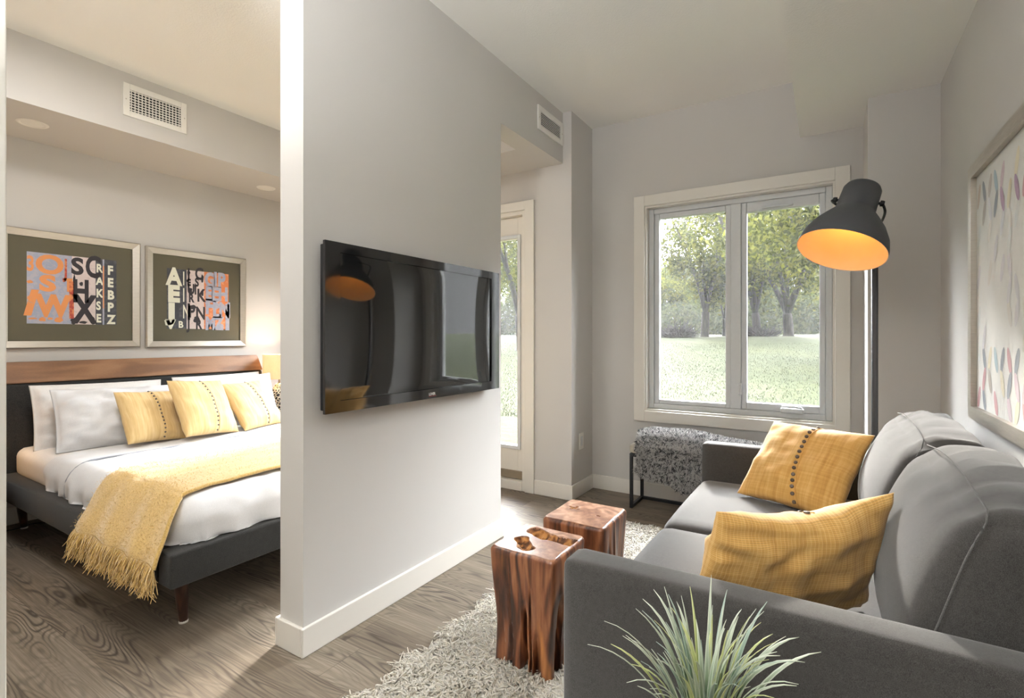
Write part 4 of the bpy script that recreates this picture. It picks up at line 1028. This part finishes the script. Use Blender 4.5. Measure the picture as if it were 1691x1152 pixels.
dr = np.concatenate([cl*.55+rng.normal(0, .55, (N, 2)), rng.uniform(.45, 1.2, (N, 1))], 1)
strands('pile', np.stack([rx, ry, np.full(N, .010)], 1), dr, rng.uniform(.042, .080, N), .0040, .85, rng, 4, M['yarn'], t, droop=.75, floor_z=.016)['kind'] = 'stuff'

# ================================================================== BENCH AND FUR THROW
bX0, bX1, bY0, bY1 = -1.14, -.08, 3.325, 3.575
t = thing('bench', ((bX0+bX1)/2, (bY0+bY1)/2, 0), 'black metal framed bench with stone cushion under the window', 'bench')
q = .020
for x in (bX0, bX1-q):
    bm = nb(); box(bm, x, x+q, bY0, bY0+q, 0, .368, .001); box(bm, x, x+q, bY1-q, bY1, 0, .368, .001); box(bm, x, x+q, bY0+q, bY1-q, 0, q, .001); box(bm, x, x+q, bY0+q, bY1-q, .368-q, .368, .001)
    obj('leg_frame', bm, M['black_metal'], t)
bm = nb(); box(bm, bX0+q, bX1-q, bY1-q, bY1, 0, q, .001); obj('floor_bar', bm, M['black_metal'], t)
bm = nb(); box(bm, bX0+q, bX1-q, bY0, bY0+q, .348, .368, .001); box(bm, bX0+q, bX1-q, bY1-q, bY1, .348, .368, .001); obj('seat_rail', bm, M['black_metal'], t)
bm = rounded(bX0-.002, bX1+.002, bY0-.004, bY1+.004, .369, .432, .018, 10, (0, 0, .012)); obj('cushion', bm, M['bench_fabric'], t, True, label='stone coloured padded seat')
M['fur_base'] = fabric('fur throw backing', srgb(150, 150, 152), srgb(196, 194, 192), 160)
def furm(n, c): return plain(n, srgb(*c), .8)
M['fur'] = [furm('white fur', (212, 210, 208)), furm('grey fur', (138, 138, 140)), furm('black fur', (44, 46, 52))]
NU, NV = 70, 70; P = np.zeros((NU, NV, 3)); x0, x1 = -1.085, -.26
pr = catmull([(0, 3.585, .40), (0, 3.555, .462), (0, 3.47, .486), (0, 3.39, .478), (0, 3.325, .452), (0, 3.296, .39), (0, 3.288, .30), (0, 3.286, .20)], NV)
for i in range(NU):
    a = i/(NU-1); low = .262-.11*min(1, a/.5)-.01*math.sin(a*20); hump = .036*math.exp(-((a-.36)/.2)**2)+.02*math.exp(-((a-.1)/.12)**2)-.02*max(0, a-.75)*3
    for j, p in enumerate(pr):
        z = p.z
        if z < .45 and p.y < 3.33: z = .45-(.45-z)*(.45-low)/.25
        fold = .010*math.sin(a*14+3*nz(a*3, j*.04))*(1 if p.y < 3.32 else .3)
        P[i, j] = (x0+(x1-x0)*a+.03*nz(j*.06, a*2)+.02*max(0, .40-z)*3*(.5-a), p.y-abs(fold)*1.0-.006, max(z, .15)+hump*(p.y > 3.31)+.006*nz(a*11, j*.13, 3))
fo = link('fur_throw', grid_mesh('fur_throw', P), M['fur_base'], None, True)
sm = fo.modifiers.new('thickness', 'SOLIDIFY'); sm.thickness = .012; sm.offset = 1
tag(fo, 'shaggy black and white flecked throw heaped over the bench', 'throw')
rng = np.random.default_rng(21); N = 24000
iu, iv = rng.uniform(0, NU-1.01, N), rng.uniform(0, NV-1.01, N); a_, b_ = iu.astype(int), iv.astype(int); fu, fv = (iu-a_)[:, None], (iv-b_)[:, None]
rt = P[a_, b_]*(1-fu)*(1-fv)+P[a_+1, b_]*fu*(1-fv)+P[a_, b_+1]*(1-fu)*fv+P[a_+1, b_+1]*fu*fv
nm = np.cross(P[a_, b_+1]-P[a_, b_], P[a_+1, b_]-P[a_, b_]); nm /= np.linalg.norm(nm, axis=1, keepdims=True)+1e-9
nm *= np.where((nm[:, 1] < 0) | (nm[:, 2] > .5), 1, -1)[:, None]
if nm[:, 2].mean() < 0: nm = -nm
nm = np.where((nm[:, 1:2] > .3) & (rt[:, 1:2] < 3.32), -nm, nm)
rt = rt+nm*.006
cell = np.array([mnoise.noise(Vector((x*95, y*95, z*95))) for x, y, z in rt])+rng.normal(0, .16, N)
mi = np.where(cell > .22, 2, np.where(cell > .13, 1, 0))
dr = nm+rng.normal(0, .55, (N, 3)); dr[:, 2] -= .55*(rt[:, 1] < 3.32)
strands('pile', rt, dr, rng.uniform(.012, .024, N), .0018, .5, rng, 3, M['fur'], fo, mi=mi)['kind'] = 'stuff'

# ================================================================== FLOOR LAMP
LX, LY = .185, 2.93
t = thing('floor_lamp', (LX, LY, 0), 'dark grey floor lamp with a tilted dome shade glowing orange inside', 'lamp')
bm = nb(); lathe(bm, [(.0001, 0), (.14, 0), (.142, .006), (.14, .02), (.03, .026), (.0001, .026)], (LX, LY, 0), n=48); obj('base', bm, M['lamp_grey'], t, True, auto=40)
bm = nb(); tube(bm, [(LX, LY, .02), (LX, LY, 1.70)], .0135, 16); obj('pole', bm, M['lamp_grey'], t, True)
def lamp_white():
    t = NT('white lamp lining'); f = t.noise(t.coord(), 20, 1); t.set(Base_Color=t.mix(f, srgb(232, 212, 176), srgb(240, 220, 186)), Roughness=.7); return t.m
RC = Vector((.045, 2.645, 1.529)); AX = Vector((.2664, .36, .894)).normalized()

outer = [(.188, 0), (.187, .02), (.176, .068), (.150, .122), (.118, .168), (.094, .200), (.086, .214), (.084, .222), (.080, .335), (.073, .350), (.060, .356), (.0001, .357)]
LS = .93; outer = [(r*LS, h*LS) for r, h in outer]
bm = nb(); lathe(bm, outer, RC, AX, 56)
sh = obj('lamp_shade', bm, M['lamp_grey'], t, True, label='dark grey bell shade', auto=50)
bm = nb(); inner = [(.188*LS, 0), (.1845*LS, .001)]+[(r-.004, h) for r, h in outer[1:8]]+[(.074*LS, .32*LS), (.0001, .335*LS)]
lathe(bm, inner, RC, AX, 56); obj('shade_lining', bm, lamp_white(), sh, True, label='pale inside of the shade lit orange', auto=50)
PV = Vector((1, 0, 0)); PV = (PV-AX*PV.dot(AX)).normalized(); BK = AX.cross(PV).normalized()
if BK.y < 0: BK = -BK
pc = RC+AX*.253
for s in (-1, 1):
    bm = nb(); lathe(bm, [(.0001, .016), (.011, .015), (.013, .008), (.013, 0), (.006, -.002), (.006, -.006)], pc+PV*s*.083, PV*s, 16); obj('knob', bm, M['black_metal'], sh, True, auto=40)
top = Vector((LX, LY, 1.70))
bm = nb(); pts = catmull([pc+PV*.092, pc+PV*.102-Vector((0, -.03, .03)), top+Vector((.02, -.06, -.02)), top+Vector((.0, .0, -.01)), pc-PV*.07+Vector((0, .12, .0)), pc-PV*.101+Vector((0, .03, 0)), pc-PV*.092], 40)
tube(bm, pts, .0055, 8); obj('bracket', bm, M['black_metal'], t, True)
bulb(sh, RC+AX*.19, .035, (1, .40, .06, 1), 17)

# ================================================================== THE PARK OUTSIDE
def gz(x, y): return -.15+1.35*max(0.0, min(1.0, (y-4.5)/23.0))+max(0, y-27.5)*.012+.05*nz(x*.25, y*.25)
nxg, nyg = 90, 90; P = np.zeros((nxg, nyg, 3))
for i in range(nxg):
    for j in range(nyg):
        y = 4.0+100*(j/(nyg-1))**1.8; x = -2.5-y*.42+(i/(nxg-1)-.5)*(26+y*1.9); P[i, j] = (x, y, gz(x, y))
def lawn_mat():
    t = NT('summer lawn'); v = t.coord(); a = t.noise(v, .35, 3); b = t.noise(v, 9, 4, .7); k = t.math('ADD', t.math('MULTIPLY', a, .55), t.math('MULTIPLY', b, .45))
    t.set(Base_Color=t.ramp(k, [(.32, srgb(30, 34, 17)), (.5, srgb(39, 43, 24)), (.68, srgb(52, 53, 33))]), Roughness=.9); t.b.inputs['Specular IOR Level'].default_value = .1
    t.bump(b, .6, .05); return t.m
o = link('lawn', grid_mesh('lawn', P), lawn_mat(), None, True); tag(o, 'sunlit park lawn outside the window', 'lawn', kind='structure')
rng = np.random.default_rng(31); N = 42000
yy = 6.5+16*rng.uniform(0, 1, N)**1.5; xx = -.42*yy+rng.uniform(-.5, .5, N)*(4+yy*.9)+.4
rt = np.stack([xx, yy, np.array([gz(a, b)-.01 for a, b in zip(xx, yy)])], 1); dr = np.concatenate([rng.normal(0, .4, (N, 2)), np.ones((N, 1))], 1)
M['grass'] = [plain('lawn blade', srgb(37, 42, 21), .6), plain('dry lawn blade', srgb(51, 50, 32), .6)]
g = strands('grass', rt, dr, rng.uniform(.02, .055, N), .005, .5, rng, 2, M['grass'], None, mi=(rng.uniform(0, 1, N) > .6).astype(int)); tag(g, 'short grass blades of the lawn near the house', 'grass', kind='stuff')
def leafm(name, c, c2):
    t = NT(name); t.t.nodes.remove(t.b); f = t.noise(t.coord(), 1.5, 2); col = t.mix(f, srgb(*c), srgb(*c2))
    di = t.n('ShaderNodeBsdfDiffuse'); tl = t.n('ShaderNodeBsdfTranslucent'); mx = t.n('ShaderNodeMixShader'); mx.inputs[0].default_value = .5
    t.l(col, di.inputs[0]); t.l(col, tl.inputs[0]); t.l(di.outputs[0], mx.inputs[1]); t.l(tl.outputs[0], mx.inputs[2]); t.l(mx.outputs[0], t.out.inputs[0]); return t.m
LEAF = [leafm('tree leaf', (44, 50, 22), (56, 60, 30)), leafm('bright tree leaf', (78, 82, 34), (92, 92, 46))]
LEAF2 = [leafm('deep green tree leaf', (46, 56, 26), (62, 70, 34)), leafm('grey green leaf', (66, 74, 38), (80, 86, 46))]  # greens of the far trees and hedge, mixed at random
M['bark'] = wood('tree bark', srgb(26, 23, 20), srgb(38, 34, 28), srgb(52, 47, 40), (3, 3, .6), 20, .9, .6)
TR = random.Random(77)
def tree(x, y, H, rw, r, n, leaf, label, trunk_h, seed, fork=True, mats=LEAF, droop=.0, group='trees in the park', nclump=46):
    z = gz(x, y); t = thing('tree', (x, y, z), label, 'tree', group); rg = np.random.default_rng(seed)
    bm = nb(); fk = Vector((x+.1*TR.uniform(-1, 1), y, z+trunk_h*.55))
    tube(bm, catmull([(x, y, z-.1), (x+.02, y, z+.25), tuple(fk)], 8), [rw*1.5, rw*1.25, rw*1.05, rw, rw, rw*.98, rw*.95, rw*.9], 10)
    tips = []
    for k in range(5 if fork else 3):
        a = 2*PI*k/5+seed; q = Vector((x+math.cos(a)*r*.55, y+math.sin(a)*r*.55, z+trunk_h+(H-trunk_h)*TR.uniform(.25, .7)))
        pts = catmull([fk, fk.lerp(q, .4)+Vector((0, 0, .35)), q], 8); tube(bm, pts, [rw*.62*(1-.1*i) for i in range(8)], 7); tips.append(q)
        for _ in range(2):
            q2 = q+Vector((TR.uniform(-1, 1)*r*.4, TR.uniform(-1, 1)*r*.4, TR.uniform(.1, .5)*H*.3)); tube(bm, catmull([pts[4], pts[4].lerp(q2, .5)+Vector((0, 0, .2)), q2], 6), [rw*.3*(1-.14*i) for i in range(6)], 5)
    obj('trunk', bm, M['bark'], t, True)
    cz = z+trunk_h+(H-trunk_h)*.5; rz = (H-trunk_h)*.55
    ph = rg.normal(size=(nclump, 3)); ph /= np.linalg.norm(ph, axis=1, keepdims=True); ph *= rg.uniform(.35, 1, (nclump, 1))**.5
    cc = ph*np.array([r, r, rz])+np.array([x, y, cz]); cc[:, 2] -= droop*(np.hypot(ph[:, 0], ph[:, 1])**2)
    which = rg.integers(0, nclump, n); sg = rg.uniform(.16, .30, nclump)[which][:, None]*np.array([r*.75, r*.75, rz*.55])
    pts = cc[which]+rg.normal(size=(n, 3))*sg
    pts[:, 2] = np.maximum(pts[:, 2], z+trunk_h*.55)
    leaf_cloud('foliage', pts, rg.uniform(.7, 1.35, n)*leaf, mats, t, rg)
tree(-5.40, 27.3, 7.4, .20, 2.35, 9000, .20, 'leafy tree with a thick trunk, centred in the left pane', 2.3, 1)
tree(-3.2, 29.5, 8.6, .21, 2.7, 9000, .20, 'straight trunked tree just right of the window mullion', 2.2, 2)
tree(-1.67, 28.2, 9.5, .23, 3.2, 13000, .20, 'forked dark tree in the middle of the right pane', 2.0, 3)
tree(-5.0, 30.5, 5.2, .09, 1.6, 4000, .18, 'thin trunked tree beside the left pane tree', 1.8, 4, False)
tree(-9.4, 31.0, 3.7, .18, 2.2, 8000, .20, 'hazy tree at the left edge of the left pane', 2.0, 5)
tree(-14.2, 25.5, 8.6, .24, 3.6, 12000, .20, 'leafy tree seen through the door glass', 2.2, 6)
tree(-10.5, 17.5, 7.2, .2, 2.6, 9000, .16, 'nearer tree hanging over the top of the door glass', 2.6, 7)
tree(.6, 16.0, 7.6, .22, 3.0, 15000, .17, 'near tree whose leafy branches hang into the top of the right pane', 2.9, 8, droop=1.0)
tree(-3.05, 21.5, 8.6, .16, 1.75, 8000, .16, 'tree with bright hanging leaves beside the mullion', 3.1, 9, droop=.5)
for k, (x, y, H) in enumerate(((-22, 52, 8), (-17.5, 50, 7.2), (-13.5, 47, 7), (-10, 52, 6.4), (-6.5, 48, 7.6), (-3.2, 52, 9), (.2, 48, 9), (3.6, 52, 10), (-26, 46, 9), (-30, 40, 10), (7.5, 46, 10), (-35, 48, 11))):
    tree(x, y, H, .2, 3.1, 9000, .40, 'pale distant tree in the hazy row behind the park trees', .5, 20+k, mats=LEAF2, group='distant hazy trees', nclump=30)
N = 30000; rg = np.random.default_rng(71); hx_ = rg.uniform(-36, 12, N); hy_ = rg.uniform(42.5, 45.5, N)
hz_ = np.array([gz(a, b)+.1+rg.uniform(0, 1)**1.4*(3.0+1.2*nz(a*.35, 3.3)) for a, b in zip(hx_, hy_)])
tag(leaf_cloud('hedge', np.stack([hx_, hy_, hz_], 1), rg.uniform(.3, .5, N), LEAF2, None, rg), 'hazy line of undergrowth along the far edge of the lawn', 'hedge', kind='stuff')
def heap(name, x, y, sx, sy, h, n, label, cat, seed):
    rg = np.random.default_rng(seed); z = gz(x, y); a = rg.uniform(0, 2*PI, n); q = rg.uniform(0, 1, n)**.5
    rt = np.stack([x+np.cos(a)*q*sx, y+np.sin(a)*q*sy, z+rg.uniform(0, 1, n)*h*(1-q*q)], 1)
    dr = np.stack([np.cos(a)*.8, np.sin(a)*.8, rg.uniform(.1, .9, n)], 1)+rg.normal(0, .4, (n, 3))
    tag(strands(name, rt, dr, rg.uniform(.3, .7, n), .02, .4, rg, 3, M['bark'], None), label, cat)
heap('brush_pile', -6.55, 26.7, .62, .35, .36, 500, 'brown heap of brush on the lawn left of the trunk', 'brush pile', 3)
heap('brush_heap', -2.9, 28.2, .55, .3, .16, 220, 'low scatter of fallen branches between the two right pane trunks', 'branches', 4)

# ================================================================== MORNING MIST
t = NT('thin mist'); t.t.nodes.remove(t.b); vs_ = t.n('ShaderNodeVolumeScatter'); vs_.inputs['Density'].default_value = .0011; vs_.inputs['Anisotropy'].default_value = .35; vs_.inputs['Color'].default_value = (1, .98, .94, 1)
t.l(vs_.outputs[0], t.out.inputs['Volume'])
bm = nb(); box(bm, -75, 50, 5.0, 103, -1, 16); tag(obj('mist', bm, t.m), 'thin bright mist hanging over the park', 'mist', kind='stuff')
